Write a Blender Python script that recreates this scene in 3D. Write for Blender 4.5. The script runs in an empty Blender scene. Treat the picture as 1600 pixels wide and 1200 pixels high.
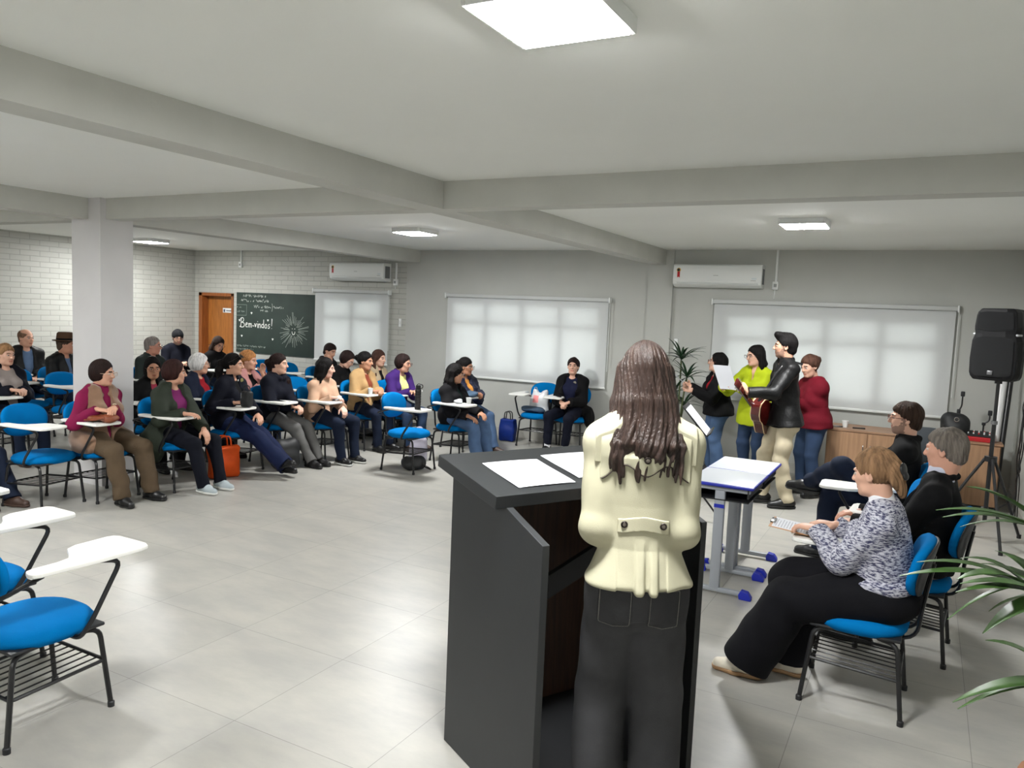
import bpy, bmesh, math, random
import numpy as np
from mathutils import Vector, Matrix

random.seed(7)
SC = bpy.context.scene
COL = SC.collection
PI = math.pi
rad = math.radians


def V3(*a):
    return np.array(a, dtype=np.float64)


def nrm(v):
    v = np.asarray(v, float)
    return v / (np.linalg.norm(v) + 1e-12)


# ------------------------------------------------------------------ materials
def lin(c):
    out = []
    for v in c[:3]:
        v = v / 255.0
        out.append(v / 12.92 if v <= 0.04045 else ((v + 0.055) / 1.055) ** 2.4)
    return (*out, 1.0)


_M = {}


def mat(name, rgb, rough=0.6, metal=0.0, bump=None, bscale=200.0, bstr=0.15, var=0.0, vscale=6.0,
        spec=0.5, stretch=None, rgb2=None, sheen=0.0, coat=0.0):
    """Principled material. bump: 'noise' | 'weave' | 'hair'; var: mottled value variation."""
    if name in _M:
        return _M[name]
    m = bpy.data.materials.new(name)
    m.use_nodes = True
    nt = m.node_tree
    N, L = nt.nodes, nt.links
    b = N['Principled BSDF']
    b.inputs['Base Color'].default_value = lin(rgb)
    b.inputs['Roughness'].default_value = rough
    b.inputs['Metallic'].default_value = metal
    b.inputs['Specular IOR Level'].default_value = spec
    if sheen:
        b.inputs['Sheen Weight'].default_value = sheen
    if coat:
        b.inputs['Coat Weight'].default_value = coat
    if var or bump or rgb2:
        tc = N.new('ShaderNodeTexCoord')
        mp = N.new('ShaderNodeMapping')
        L.new(tc.outputs['Object'], mp.inputs['Vector'])
        if stretch:
            mp.inputs['Scale'].default_value = stretch
    if var or rgb2:
        nz = N.new('ShaderNodeTexNoise')
        nz.inputs['Scale'].default_value = vscale
        nz.inputs['Detail'].default_value = 5
        L.new(mp.outputs[0], nz.inputs['Vector'])
        mx = N.new('ShaderNodeMix')
        mx.data_type = 'RGBA'
        c = lin(rgb)
        if rgb2:
            c1, c2 = c, lin(rgb2)
        else:
            c1 = tuple(min(1, x * (1 - var)) for x in c[:3]) + (1,)
            c2 = tuple(min(1, x * (1 + var)) for x in c[:3]) + (1,)
        mx.inputs[6].default_value = c1
        mx.inputs[7].default_value = c2
        rp = N.new('ShaderNodeValToRGB')
        rp.color_ramp.elements[0].position = 0.36
        rp.color_ramp.elements[1].position = 0.64
        L.new(nz.outputs['Fac'], rp.inputs['Fac'])
        L.new(rp.outputs['Color'], mx.inputs[0])
        L.new(mx.outputs[2], b.inputs['Base Color'])
    if bump:
        bp = N.new('ShaderNodeBump')
        bp.inputs['Strength'].default_value = bstr
        bp.inputs['Distance'].default_value = 0.01
        if bump == 'noise':
            t = N.new('ShaderNodeTexNoise')
            t.inputs['Scale'].default_value = bscale
            t.inputs['Detail'].default_value = 4
            L.new(mp.outputs[0], t.inputs['Vector'])
            L.new(t.outputs['Fac'], bp.inputs['Height'])
        elif bump == 'weave':
            t = N.new('ShaderNodeTexWave')
            t.inputs['Scale'].default_value = bscale
            t.inputs['Distortion'].default_value = 1.5
            L.new(mp.outputs[0], t.inputs['Vector'])
            L.new(t.outputs['Fac'], bp.inputs['Height'])
        elif bump == 'hair':
            m2 = N.new('ShaderNodeMapping')
            m2.inputs['Scale'].default_value = (1, 1, 0.07)
            L.new(tc.outputs['Object'], m2.inputs['Vector'])
            t = N.new('ShaderNodeTexNoise')
            t.inputs['Scale'].default_value = bscale
            t.inputs['Detail'].default_value = 3
            L.new(m2.outputs[0], t.inputs['Vector'])
            L.new(t.outputs['Fac'], bp.inputs['Height'])
        L.new(bp.outputs[0], b.inputs['Normal'])
    _M[name] = m
    return m


def emis(name, rgb, strength):
    if name in _M:
        return _M[name]
    m = bpy.data.materials.new(name)
    m.use_nodes = True
    nt = m.node_tree
    nt.nodes.clear()
    e = nt.nodes.new('ShaderNodeEmission')
    o = nt.nodes.new('ShaderNodeOutputMaterial')
    e.inputs[0].default_value = lin(rgb)
    e.inputs[1].default_value = strength
    nt.links.new(e.outputs[0], o.inputs[0])
    _M[name] = m
    return m


# ------------------------------------------------------------------ objects
def link(o, parent=None):
    COL.objects.link(o)
    if parent is not None:
        o.parent = parent
    return o


def tag(o, label=None, cat=None, group=None, kind=None):
    if label:
        o['label'] = label
    if cat:
        o['category'] = cat
    if group:
        o['group'] = group
    if kind:
        o['kind'] = kind
    return o


def thing(name, label, cat, loc=(0, 0, 0), rz=0.0, group=None):
    o = bpy.data.objects.new(name, None)
    o.empty_display_size = 0.1
    o.location = loc
    o.rotation_euler = (0, 0, rz)
    link(o)
    return tag(o, label, cat, group)


def mesh_from(verts, faces, name, mats, midx=None, smooth=True):
    """verts (N,3) array, faces list of tuples or (M,4) array"""
    me = bpy.data.meshes.new(name)
    if isinstance(faces, np.ndarray):
        n = len(faces)
        k = faces.shape[1]
        me.vertices.add(len(verts))
        me.vertices.foreach_set('co', np.asarray(verts, np.float32).ravel())
        me.loops.add(n * k)
        me.loops.foreach_set('vertex_index', faces.astype(np.int32).ravel())
        me.polygons.add(n)
        me.polygons.foreach_set('loop_start', np.arange(0, n * k, k, dtype=np.int32))
        me.polygons.foreach_set('loop_total', np.full(n, k, dtype=np.int32))
        me.update(calc_edges=True)
    else:
        me.from_pydata([tuple(map(float, v)) for v in verts], [], [tuple(map(int, f)) for f in faces])
        me.update()
    for m in (mats if isinstance(mats, (list, tuple)) else [mats]):
        me.materials.append(m)
    if midx is not None:
        me.polygons.foreach_set('material_index', np.asarray(midx, np.int32))
    if smooth:
        me.polygons.foreach_set('use_smooth', np.ones(len(me.polygons), dtype=bool))
    return me


class MB:
    """collects simple solids; build() links them as ONE mesh object"""

    def __init__(self):
        self.v, self.f, self.s, self.m = [], [], [], []
        self.mi = 0

    def add(self, verts, faces, smooth=False):
        o = len(self.v)
        self.v += [tuple(map(float, p)) for p in verts]
        for f in faces:
            self.f.append(tuple(o + i for i in f))
            self.s.append(smooth)
            self.m.append(self.mi)
        return self

    def box(self, lo, hi, R=None, org=(0, 0, 0)):
        x0, y0, z0 = lo
        x1, y1, z1 = hi
        vs = [(x0, y0, z0), (x1, y0, z0), (x1, y1, z0), (x0, y1, z0), (x0, y0, z1), (x1, y0, z1), (x1, y1, z1), (x0, y1, z1)]
        if R is not None:
            vs = [tuple(np.asarray(org) + np.asarray(R) @ np.array(p)) for p in vs]
        return self.add(vs, [(3, 2, 1, 0), (4, 5, 6, 7), (0, 1, 5, 4), (1, 2, 6, 5), (2, 3, 7, 6), (3, 0, 4, 7)])

    def rbox(self, lo, hi, r=0.01, seg=2, R=None, org=(0, 0, 0)):
        bm = bmesh.new()
        bmesh.ops.create_cube(bm, size=1.0)
        lo, hi = np.array(lo, float), np.array(hi, float)
        for v in bm.verts:
            v.co = Vector((lo + hi) / 2 + np.array(v.co) * (hi - lo))
        r = min(r, 0.49 * (hi - lo).min())
        bmesh.ops.bevel(bm, geom=bm.edges[:] + bm.verts[:], offset=r, segments=seg, affect='EDGES', profile=0.5)
        self.addbm(bm, R, org)
        return self

    def addbm(self, bm, R=None, org=(0, 0, 0), smooth=True):
        bm.verts.ensure_lookup_table()
        bm.verts.index_update()
        vs = [np.array(v.co) for v in bm.verts]
        if R is not None:
            vs = [np.asarray(org) + np.asarray(R) @ p for p in vs]
        self.add(vs, [[v.index for v in f.verts] for f in bm.faces], smooth)
        bm.free()

    def tube(self, pts, r, n=8, caps=True, r_end=None, flat=1.0):
        pts = [np.array(p, float) for p in pts]
        K = len(pts)
        rings = []
        prev = None
        for i, p in enumerate(pts):
            if i == 0:
                t = pts[1] - pts[0]
            elif i == K - 1:
                t = pts[-1] - pts[-2]
            else:
                t = nrm(pts[i + 1] - p) + nrm(p - pts[i - 1])
            t = nrm(t)
            if prev is None:
                a = np.array([0, 0, 1.0]) if abs(t[2]) < 0.9 else np.array([1.0, 0, 0])
                u = nrm(np.cross(a, t))
            else:
                u = nrm(prev - t * (prev @ t))
            prev = u
            w = np.cross(t, u)
            rr = r if r_end is None else r + (r_end - r) * i / (K - 1)
            rings.append([p + rr * (math.cos(2 * PI * k / n) * u + flat * math.sin(2 * PI * k / n) * w) for k in range(n)])
        vs = [q for ring in rings for q in ring]
        fs = []
        for i in range(K - 1):
            for k in range(n):
                k2 = (k + 1) % n
                fs.append((i * n + k, i * n + k2, (i + 1) * n + k2, (i + 1) * n + k))
        if caps:
            fs.append(tuple(range(n - 1, -1, -1)))
            fs.append(tuple((K - 1) * n + k for k in range(n)))
        return self.add(vs, fs, True)

    def lathe(self, prof, n=24, org=(0, 0, 0), R=None, closed=True):
        vs, fs = [], []
        for (r, z) in prof:
            for k in range(n):
                a = 2 * PI * k / n
                p = np.array([r * math.cos(a), r * math.sin(a), z])
                if R is not None:
                    p = np.asarray(R) @ p
                vs.append(p + np.array(org, float))
        for i in range(len(prof) - 1):
            for k in range(n):
                k2 = (k + 1) % n
                fs.append((i * n + k, i * n + k2, (i + 1) * n + k2, (i + 1) * n + k))
        if closed:
            fs.append(tuple(range(n - 1, -1, -1)))
            fs.append(tuple((len(prof) - 1) * n + k for k in range(n)))
        return self.add(vs, fs, True)

    def prism(self, poly, a, b, axis=2, smooth=False):
        """polygon extruded along axis from a to b; poly in the two other axes, in order"""
        n = len(poly)

        def P(p, h):
            q = [0, 0, 0]
            o = [i for i in range(3) if i != axis]
            q[o[0]], q[o[1]], q[axis] = p[0], p[1], h
            return q
        vs = [P(p, a) for p in poly] + [P(p, b) for p in poly]
        fs = [tuple(range(n - 1, -1, -1)), tuple(range(n, 2 * n))]
        for i in range(n):
            j = (i + 1) % n
            fs.append((i, j, n + j, n + i))
        return self.add(vs, fs, smooth)

    def build(self, name, mats, parent=None, bevel=0.0, auto=True, loc=None):
        me = mesh_from(self.v, self.f, name, mats, self.m, smooth=False)
        if len(me.polygons):
            me.polygons.foreach_set('use_smooth', np.array(self.s, dtype=bool))
        bm = bmesh.new()
        bm.from_mesh(me)
        bmesh.ops.recalc_face_normals(bm, faces=bm.faces)
        bm.to_mesh(me)
        bm.free()
        if auto and any(self.s):
            try:
                me.set_sharp_from_angle(angle=rad(40))
            except Exception:
                pass
        o = bpy.data.objects.new(name, me)
        link(o, parent)
        if loc is not None:
            o.location = loc
        if bevel:
            b = o.modifiers.new('bevel', 'BEVEL')
            b.width = bevel
            b.segments = 2
            b.limit_method = 'ANGLE'
        return o


def copy_tree(o, parent=None):
    c = o.copy()
    link(c, parent)
    for ch in list(o.children):
        copy_tree(ch, c)
    return c


def arc(p0, p1, p2, n=6):
    """quadratic bezier through control p1"""
    p0, p1, p2 = map(lambda q: np.array(q, float), (p0, p1, p2))
    return [(1 - t) ** 2 * p0 + 2 * t * (1 - t) * p1 + t * t * p2 for t in np.linspace(0, 1, n)]


def fillet(pts, r=0.03, n=4):
    pts = [np.array(p, float) for p in pts]
    out = [pts[0]]
    for i in range(1, len(pts) - 1):
        a, b, c = pts[i - 1], pts[i], pts[i + 1]
        ra = min(r, 0.45 * np.linalg.norm(a - b), 0.45 * np.linalg.norm(c - b))
        out += arc(b + nrm(a - b) * ra, b, b + nrm(c - b) * ra, n)
    out.append(pts[-1])
    return out
# ------------------------------------------------------------------ smooth solids from distance fields
def _smin(a, b, k):
    if k <= 0:
        return np.minimum(a, b)
    h = np.maximum(k - np.abs(a - b), 0) / k
    return np.minimum(a, b) - h * h * k * 0.25


F4 = np.float32


class Sdf:
    def __init__(self):
        self.ops = []

    def _add(self, mode, k, f, lo, hi):
        self.ops.append((mode, k, f, np.array(lo, F4), np.array(hi, F4)))
        return self

    def cap(self, a, b, ra, rb=None, k=0.02, flat=False, mode='u'):
        rb = ra if rb is None else rb
        a, b = np.array(a, F4), np.array(b, F4)
        ab = b - a
        L2 = float(ab @ ab) + 1e-9
        L = math.sqrt(L2)

        def f(p):
            q = p - a
            t = (q @ ab) / L2
            h = np.clip(t, 0, 1)
            d = np.linalg.norm(q - h[:, None] * ab, axis=1) - (ra + (rb - ra) * h)
            if flat:
                d = np.maximum(d, (t - 1) * L)
            return d
        R = max(ra, rb)
        return self._add(mode, k, f, np.minimum(a, b) - R, np.maximum(a, b) + R)

    def chain(self, pts, rs, k=0.02, flat=False, mode='u'):
        for i in range(len(pts) - 1):
            self.cap(pts[i], pts[i + 1], rs[i], rs[i + 1], k, flat and i == len(pts) - 2, mode)
        return self

    def ell(self, c, r, R=None, k=0.02, mode='u'):
        c, r = np.array(c, F4), np.array(r, F4)
        M = None if R is None else np.array(R, F4)

        def f(p):
            q = p - c
            if M is not None:
                q = q @ M
            k0 = np.linalg.norm(q / r, axis=1)
            k1 = np.linalg.norm(q / (r * r), axis=1) + 1e-6
            return k0 * (k0 - 1) / k1
        e = r if M is None else np.sqrt((M * M) @ (r * r))
        return self._add(mode, k, f, c - e, c + e)

    def box(self, c, half, R=None, rnd=0.005, k=0.0, mode='u'):
        c, hf = np.array(c, F4), np.array(half, F4) - rnd
        M = None if R is None else np.array(R, F4)

        def f(p):
            q = p - c
            if M is not None:
                q = q @ M
            d = np.abs(q) - hf
            return np.linalg.norm(np.maximum(d, 0), axis=1) + np.minimum(d.max(axis=1), 0) - rnd
        e = np.array(half, F4) if M is None else np.abs(M) @ np.array(half, F4)
        return self._add(mode, k, f, c - e, c + e)

    def loft(self, a, axis, right, ts, As, Bs, off=None, k=0.03, rnd=0.02, mode='u'):
        """elliptic sections along a straight axis; ts distances, As half widths along right, Bs half depths"""
        a = np.array(a, F4)
        ax = nrm(axis).astype(F4)
        rt = np.array(right, float)
        rt = nrm(rt - ax * (rt @ ax)).astype(F4)
        fr = np.cross(ax, rt).astype(F4) * -1.0   # front: right x axis -> see below
        fr = np.cross(rt, ax).astype(F4) * -1.0
        fr = np.cross(ax, rt).astype(F4)          # up x right = forward for right=+x, up=+z -> +y
        ts, As, Bs = (np.array(q, F4) for q in (ts, As, Bs))
        of = np.zeros(len(ts), F4) if off is None else np.array(off, F4)

        def f(p):
            q = p - a
            t = q @ ax
            tc = np.clip(t, ts[0], ts[-1])
            A = np.interp(tc, ts, As)
            B = np.interp(tc, ts, Bs)
            u = (q @ rt) / A
            v = (q @ fr - np.interp(tc, ts, of)) / B
            g = np.sqrt(u * u + v * v) + 1e-6
            gg = np.sqrt((u / A) ** 2 + (v / B) ** 2) + 1e-6
            d = g * (g - 1) / gg
            e = np.maximum(t - ts[-1], ts[0] - t)
            if rnd > 0:
                return -_smin(-d, -e, rnd)
            return np.maximum(d, e)
        m = float(max(As.max(), Bs.max()) + np.abs(of).max())
        p0, p1 = a + ax * ts[0], a + ax * ts[-1]
        return self._add(mode, k, f, np.minimum(p0, p1) - m, np.maximum(p0, p1) + m)

    def cut(self, pt, n, k=0.0):
        """remove everything on the +n side of the plane"""
        pt = np.array(pt, F4)
        n = nrm(n).astype(F4)
        self.ops.append(('c', k, lambda p: (p - pt) @ n, None, None))
        return self

    def disp(self, g):
        self.ops.append(('n', 0, g, None, None))
        return self

    def wrinkle(self, amp=0.003, fr=28.0, seed=0):
        rs = np.random.RandomState(seed)
        W = rs.normal(size=(5, 3)).astype(F4)
        W = W / np.linalg.norm(W, axis=1)[:, None] * (fr * rs.uniform(0.5, 1.3, (5, 1))).astype(F4)
        ph = rs.uniform(0, 6.28, 5).astype(F4)

        def g(p):
            s = np.sin(p @ W.T + ph + 1.3 * np.sin((p * 0.5) @ W[::-1].T))
            return amp * s.mean(axis=1) * 2
        return self.disp(g)

    def bbox(self):
        lo = np.min([o[3] for o in self.ops if o[0] == 'u'], axis=0)
        hi = np.max([o[4] for o in self.ops if o[0] == 'u'], axis=0)
        return lo, hi

    def eval(self, p, marg):
        d = np.full(len(p), 1.0, F4)
        for mode, k, f, lo, hi in self.ops:
            if mode in 'us':
                mm = marg + k
                m = np.all((p > lo - mm) & (p < hi + mm), axis=1)
                if not m.any():
                    continue
                w = f(p[m]).astype(F4)
                d[m] = _smin(d[m], w, k) if mode == 'u' else -_smin(-d[m], w, k)
            elif mode == 'c':
                w = f(p).astype(F4)
                d = np.maximum(d, w) if k <= 0 else -_smin(-d, -w, k)
            else:
                m = np.abs(d) < 0.08
                if m.any():
                    d[m] += f(p[m]).astype(F4)
        return d


_OFF5 = np.stack(np.meshgrid(*[np.arange(5)] * 3, indexing='ij'), -1).reshape(-1, 3)


def snet(S, h):
    """surface-net mesh of a distance field: (verts, quads)"""
    lo, hi = S.bbox()
    lo = lo - 2.5 * h
    hi = hi + 2.5 * h
    nb = np.ceil((hi - lo) / (4 * h)).astype(int) + 1
    bi = np.stack(np.meshgrid(*[np.arange(n) for n in nb], indexing='ij'), -1).reshape(-1, 3)
    cc = (lo + (bi * 4 + 2) * h).astype(F4)
    d = np.concatenate([S.eval(c, 7 * h) for c in np.array_split(cc, max(1, len(cc) // 60000))])
    B = bi[np.abs(d) < 6.5 * h]
    K = len(B)
    g = (B * 4)[:, None, :] + _OFF5[None]
    pts = (lo + g.reshape(-1, 3) * h).astype(F4)
    V = np.concatenate([S.eval(c, 4 * h) for c in np.array_split(pts, max(1, len(pts) // 60000))]).reshape(K, 5, 5, 5)
    s = V < 0
    cor = [(a, b, c) for a in (0, 1) for b in (0, 1) for c in (0, 1)]
    cnt = sum(s[:, a:a + 4, b:b + 4, c:c + 4].astype(np.int8) for a, b, c in cor)
    ak, ai, aj, al = np.nonzero((cnt > 0) & (cnt < 8))
    cv = np.stack([V[ak, ai + a, aj + b, al + c] for a, b, c in cor], 1)
    acc = np.zeros((len(ak), 3))
    n = np.zeros(len(ak))
    for i, ca in enumerate(cor):
        for j, cb in enumerate(cor):
            if j > i and sum(abs(x - y) for x, y in zip(ca, cb)) == 1:
                va, vb = cv[:, i], cv[:, j]
                m = (va < 0) != (vb < 0)
                t = np.where(m, va / np.where(m, va - vb, 1), 0)
                P = np.array(ca)[None] + t[:, None] * (np.array(cb) - np.array(ca))[None]
                acc += P * m[:, None]
                n += m
    cell = B[ak] * 4 + np.stack([ai, aj, al], 1)
    verts = lo + (cell + acc / n[:, None]) * h
    NN = nb * 4 + 2

    def cid(c):
        return ((c[:, 0] + 1) * NN[1] + c[:, 1] + 1) * NN[2] + c[:, 2] + 1
    ids = cid(cell)
    order = np.argsort(ids)
    sid = ids[order]
    quads = []
    for ax in range(3):
        sl0 = [slice(0, 4)] * 3
        sl1 = list(sl0)
        sl1[ax] = slice(1, 5)
        s0 = s[(slice(None), *sl0)]
        s1 = s[(slice(None), *sl1)]
        k, i, j, l = np.nonzero(s0 != s1)
        if not len(k):
            continue
        ins = s0[k, i, j, l]
        p = B[k] * 4 + np.stack([i, j, l], 1)
        e1 = np.eye(3, dtype=int)[(ax + 1) % 3]
        e2 = np.eye(3, dtype=int)[(ax + 2) % 3]
        q = []
        ok = np.ones(len(k), bool)
        for c in (p - e1 - e2, p - e2, p, p - e1):
            w = cid(c)
            pos = np.clip(np.searchsorted(sid, w), 0, len(sid) - 1)
            ok &= sid[pos] == w
            q.append(order[pos])
        q = np.stack(q, 1)
        q[~ins] = q[~ins][:, ::-1]
        quads.append(q[ok])
    return verts, np.concatenate(quads)


def sdf_obj(S, h, name, mats, parent=None, midx_fn=None, xf=None):
    v, q = snet(S, h)
    mi = None
    if midx_fn is not None:
        mi = midx_fn(v[q].mean(axis=1))
    o = bpy.data.objects.new(name, mesh_from(v, q, name, mats, mi))
    return link(o, parent)
# ------------------------------------------------------------------ the room
YW, XL, XR, YF, CZ, BZ = 10.10, -12.25, 0.93, -5.2, 2.76, 2.565


def tex_mat(name, kind):
    m = bpy.data.materials.new(name)
    m.use_nodes = True
    nt = m.node_tree
    N, L = nt.nodes, nt.links
    b = N['Principled BSDF']
    tc = N.new('ShaderNodeTexCoord')
    if kind == 'floor':
        mp = N.new('ShaderNodeMapping')
        mp.inputs['Location'].default_value = (2.564 - 0.72 * 10 + 7.2 * 2, -2.332 + 7.2, 0)
        L.new(tc.outputs['Object'], mp.inputs[0])
        br = N.new('ShaderNodeTexBrick')
        br.offset = 0.0
        br.inputs['Scale'].default_value = 1.0
        br.inputs['Brick Width'].default_value = 0.72
        br.inputs['Row Height'].default_value = 0.72
        br.inputs['Mortar Size'].default_value = 0.0017
        br.inputs['Mortar Smooth'].default_value = 0.1
        br.inputs['Bias'].default_value = 0.0
        br.inputs['Color1'].default_value = lin((168, 166, 160))
        br.inputs['Color2'].default_value = lin((163, 161, 155))
        br.inputs['Mortar'].default_value = lin((128, 127, 122))
        L.new(mp.outputs[0], br.inputs['Vector'])
        nz = N.new('ShaderNodeTexNoise')
        nz.inputs['Scale'].default_value = 2.3
        nz.inputs['Detail'].default_value = 7
        nz.inputs['Roughness'].default_value = 0.62
        m2 = N.new('ShaderNodeMapping')
        m2.inputs['Scale'].default_value = (1.0, 2.2, 1)
        m2.inputs['Rotation'].default_value = (0, 0, 0.5)
        L.new(tc.outputs['Object'], m2.inputs[0])
        L.new(m2.outputs[0], nz.inputs['Vector'])
        rp = N.new('ShaderNodeValToRGB')
        rp.color_ramp.elements[0].position = 0.35
        rp.color_ramp.elements[0].color = (0.86, 0.86, 0.87, 1)
        rp.color_ramp.elements[1].position = 0.68
        rp.color_ramp.elements[1].color = (1.06, 1.05, 1.03, 1)
        L.new(nz.outputs['Fac'], rp.inputs['Fac'])
        mx = N.new('ShaderNodeMix')
        mx.data_type = 'RGBA'
        mx.blend_type = 'MULTIPLY'
        mx.inputs[0].default_value = 1.0
        L.new(br.outputs['Color'], mx.inputs[6])
        L.new(rp.outputs['Color'], mx.inputs[7])
        L.new(mx.outputs[2], b.inputs['Base Color'])
        b.inputs['Roughness'].default_value = 0.36
        b.inputs['Specular IOR Level'].default_value = 0.42
        bp = N.new('ShaderNodeBump')
        bp.inputs['Strength'].default_value = 0.06
        bp.inputs['Distance'].default_value = 0.01
        L.new(nz.outputs['Fac'], bp.inputs['Height'])
        L.new(bp.outputs[0], b.inputs['Normal'])
    else:   # painted brick on a wall along x or along y
        sx = N.new('ShaderNodeSeparateXYZ')
        cx = N.new('ShaderNodeCombineXYZ')
        L.new(tc.outputs['Object'], sx.inputs[0])
        L.new(sx.outputs['X' if kind == 'brick_x' else 'Y'], cx.inputs[0])
        L.new(sx.outputs['Z'], cx.inputs[1])
        br = N.new('ShaderNodeTexBrick')
        br.offset = 0.5
        br.inputs['Scale'].default_value = 1.0
        br.inputs['Brick Width'].default_value = 0.30
        br.inputs['Row Height'].default_value = 0.083
        br.inputs['Mortar Size'].default_value = 0.006
        br.inputs['Mortar Smooth'].default_value = 0.3
        br.inputs['Color1'].default_value = lin((180, 180, 173))
        br.inputs['Color2'].default_value = lin((174, 174, 167))
        br.inputs['Mortar'].default_value = lin((156, 156, 149))
        L.new(cx.outputs[0], br.inputs['Vector'])
        L.new(br.outputs['Color'], b.inputs['Base Color'])
        b.inputs['Roughness'].default_value = 0.55
        bp = N.new('ShaderNodeBump')
        bp.inputs['Strength'].default_value = 0.5
        bp.inputs['Distance'].default_value = 0.008
        bp.invert = True
        L.new(br.outputs['Fac'], bp.inputs['Height'])
        L.new(bp.outputs[0], b.inputs['Normal'])
    _M[name] = m
    return m


M_floor = tex_mat('porcelain_floor', 'floor')
M_brx = tex_mat('painted_brick_back', 'brick_x')
M_bry = tex_mat('painted_brick_left', 'brick_y')
M_wall = mat('wall_paint', (180, 181, 176), 0.7, bump='noise', bscale=60, bstr=0.08, var=0.025, vscale=2)
M_ceil = mat('ceiling_paint', (233, 234, 230), 0.8, var=0.015, vscale=1.0)
M_beam = mat('beam_paint', (188, 188, 182), 0.7, bump='noise', bscale=25, bstr=0.12, var=0.035, vscale=3)
M_col = mat('column_paint', (200, 198, 198), 0.65, bump='noise', bscale=70, bstr=0.08, var=0.02, vscale=3)
M_white = mat('white_plastic', (226, 228, 226), 0.35)
M_alu = mat('white_aluminium', (205, 207, 207), 0.4)
M_black = mat('black_metal', (20, 20, 22), 0.35)
M_mattblack = mat('matt_black', (22, 23, 25), 0.6)


def struct(mb, name, m, bevel=0.0):
    o = mb.build(name, m, bevel=bevel)
    o['kind'] = 'structure'
    return o


struct(MB().box((XL - .2, YF - .2, -.2), (XR + .2, YW + .2, 0)), 'floor', M_floor)
struct(MB().box((XL - .2, YF - .2, CZ), (XR + .2, YW + .2, CZ + .2)), 'ceiling', M_ceil)
struct(MB().box((XL - .2, YF - .2, 0), (XL, YW + .2, CZ)), 'wall_left', M_bry)
struct(MB().box((XR, YF - .2, 0), (XR + .2, YW + .2, CZ)), 'wall_right', M_wall)
struct(MB().box((XL, YF - .2, 0), (XR, YF, CZ)), 'wall_front', M_wall)


def wall_run(x0, x1, holes, name, m):
    """back wall between x0 and x1 with rectangular holes (xa, xb, za, zb)"""
    mb = MB()
    x = x0
    for xa, xb, za, zb in sorted(holes):
        if xa > x:
            mb.box((x, YW, 0), (xa, YW + .2, CZ))
        if za > 0:
            mb.box((xa, YW, 0), (xb, YW + .2, za))
        mb.box((xa, YW, zb), (xb, YW + .2, CZ))
        x = xb
    mb.box((x, YW, 0), (x1, YW + .2, CZ))
    return struct(mb, name, m)


WIN = {1: (-6.47, -4.02, 0.93, 1.99), 2: (-2.30, 0.12, 0.93, 1.95), 3: (-9.06, -7.80, 1.0, 1.97)}
DOOR = (-12.13, -11.22, 0.0, 1.98)
wall_run(XL - .2, -7.36, [DOOR, WIN[3]], 'wall_back', M_brx)
wall_run(-7.36, XR + .2, [WIN[1], WIN[2]], 'wall_back_right', M_wall)
struct(MB().box((-3.36, YW - .05, 0), (-3.02, YW, CZ)), 'pillar_back', M_wall)

# beams and the free column
BA = (-3.345, -3.125)
struct(MB().box((BA[0], YF, BZ), (BA[1], YW, CZ)), 'beam_1', M_beam)
struct(MB().box((XL, 4.70, BZ), (BA[0], 4.87, CZ)), 'beam_2', M_beam)
struct(MB().box((BA[1], 4.70, BZ), (XR, 4.87, CZ)), 'beam_3', M_beam)
struct(MB().box((-7.34, YF, BZ), (-7.11, 4.70, CZ)), 'beam_4', M_beam)
struct(MB().box((-7.34, 4.87, BZ), (-7.11, YW, CZ)), 'beam_5', M_beam)
struct(MB().box((-7.37, 4.64, 0), (-6.93, 4.98, CZ - .001)), 'column', M_col)

M_base = mat('baseboard_tile', (176, 174, 166), 0.3, var=0.04, vscale=3)
bb = MB()
bb.box((-11.22, YW - .012, 0), (-3.36, YW, .13))
struct(bb, 'baseboard_back', M_base)
struct(MB().box((-3.02, YW - .012, 0), (XR, YW, .13)), 'baseboard_back_right', M_base)
struct(MB().box((XR - .012, YF, 0), (XR, YW, .13)), 'baseboard_right', M_base)
struct(MB().box((XL, YF, 0), (XL + .012, YW, .13)), 'baseboard_left', M_base)


# windows
def pane_material():
    m = bpy.data.materials.new('window_glass')
    m.use_nodes = True
    nt = m.node_tree
    nt.nodes.clear()
    o = nt.nodes.new('ShaderNodeOutputMaterial')
    t = nt.nodes.new('ShaderNodeBsdfTransparent')
    t.inputs[0].default_value = (0.93, 0.96, 0.95, 1)
    g = nt.nodes.new('ShaderNodeBsdfGlossy')
    g.inputs['Roughness'].default_value = 0.02
    mx = nt.nodes.new('ShaderNodeMixShader')
    mx.inputs[0].default_value = 0.06
    nt.links.new(t.outputs[0], mx.inputs[1])
    nt.links.new(g.outputs[0], mx.inputs[2])
    nt.links.new(mx.outputs[0], o.inputs[0])
    return m


M_pane = pane_material()
M_frame = mat('window_frame_paint', (120, 124, 126), 0.5)
for k, (xa, xb, za, zb) in WIN.items():
    n = 2 if k == 3 else 4
    y0, y1 = YW + .004, YW + .05
    zt = za + (zb - za) * (0.70 if k != 3 else .66)
    e = .05
    mb = MB()
    mb.box((xa, y0, za), (xb, y1, za + e)).box((xa, y0, zb - e), (xb, y1, zb))
    mb.box((xa, y0, za), (xa + e, y1, zb)).box((xb - e, y0, za), (xb, y1, zb))
    mb.box((xa, y0, zt - .035), (xb, y1, zt + .035))
    for i in range(1, n):
        x = xa + (xb - xa) * i / n
        mb.box((x - .045, y0, za), (x + .045, y1, zb))
    w = struct(mb, 'window_%d' % k, M_frame)
    MB().box((xa, y0 + .02, za), (xb, y0 + .026, zb)).build('pane', M_pane, w)
    MB().box((xa - .02, YW - .012, za - .03), (xb + .02, YW + .004, za)).build('sill', M_alu, w)


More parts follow.
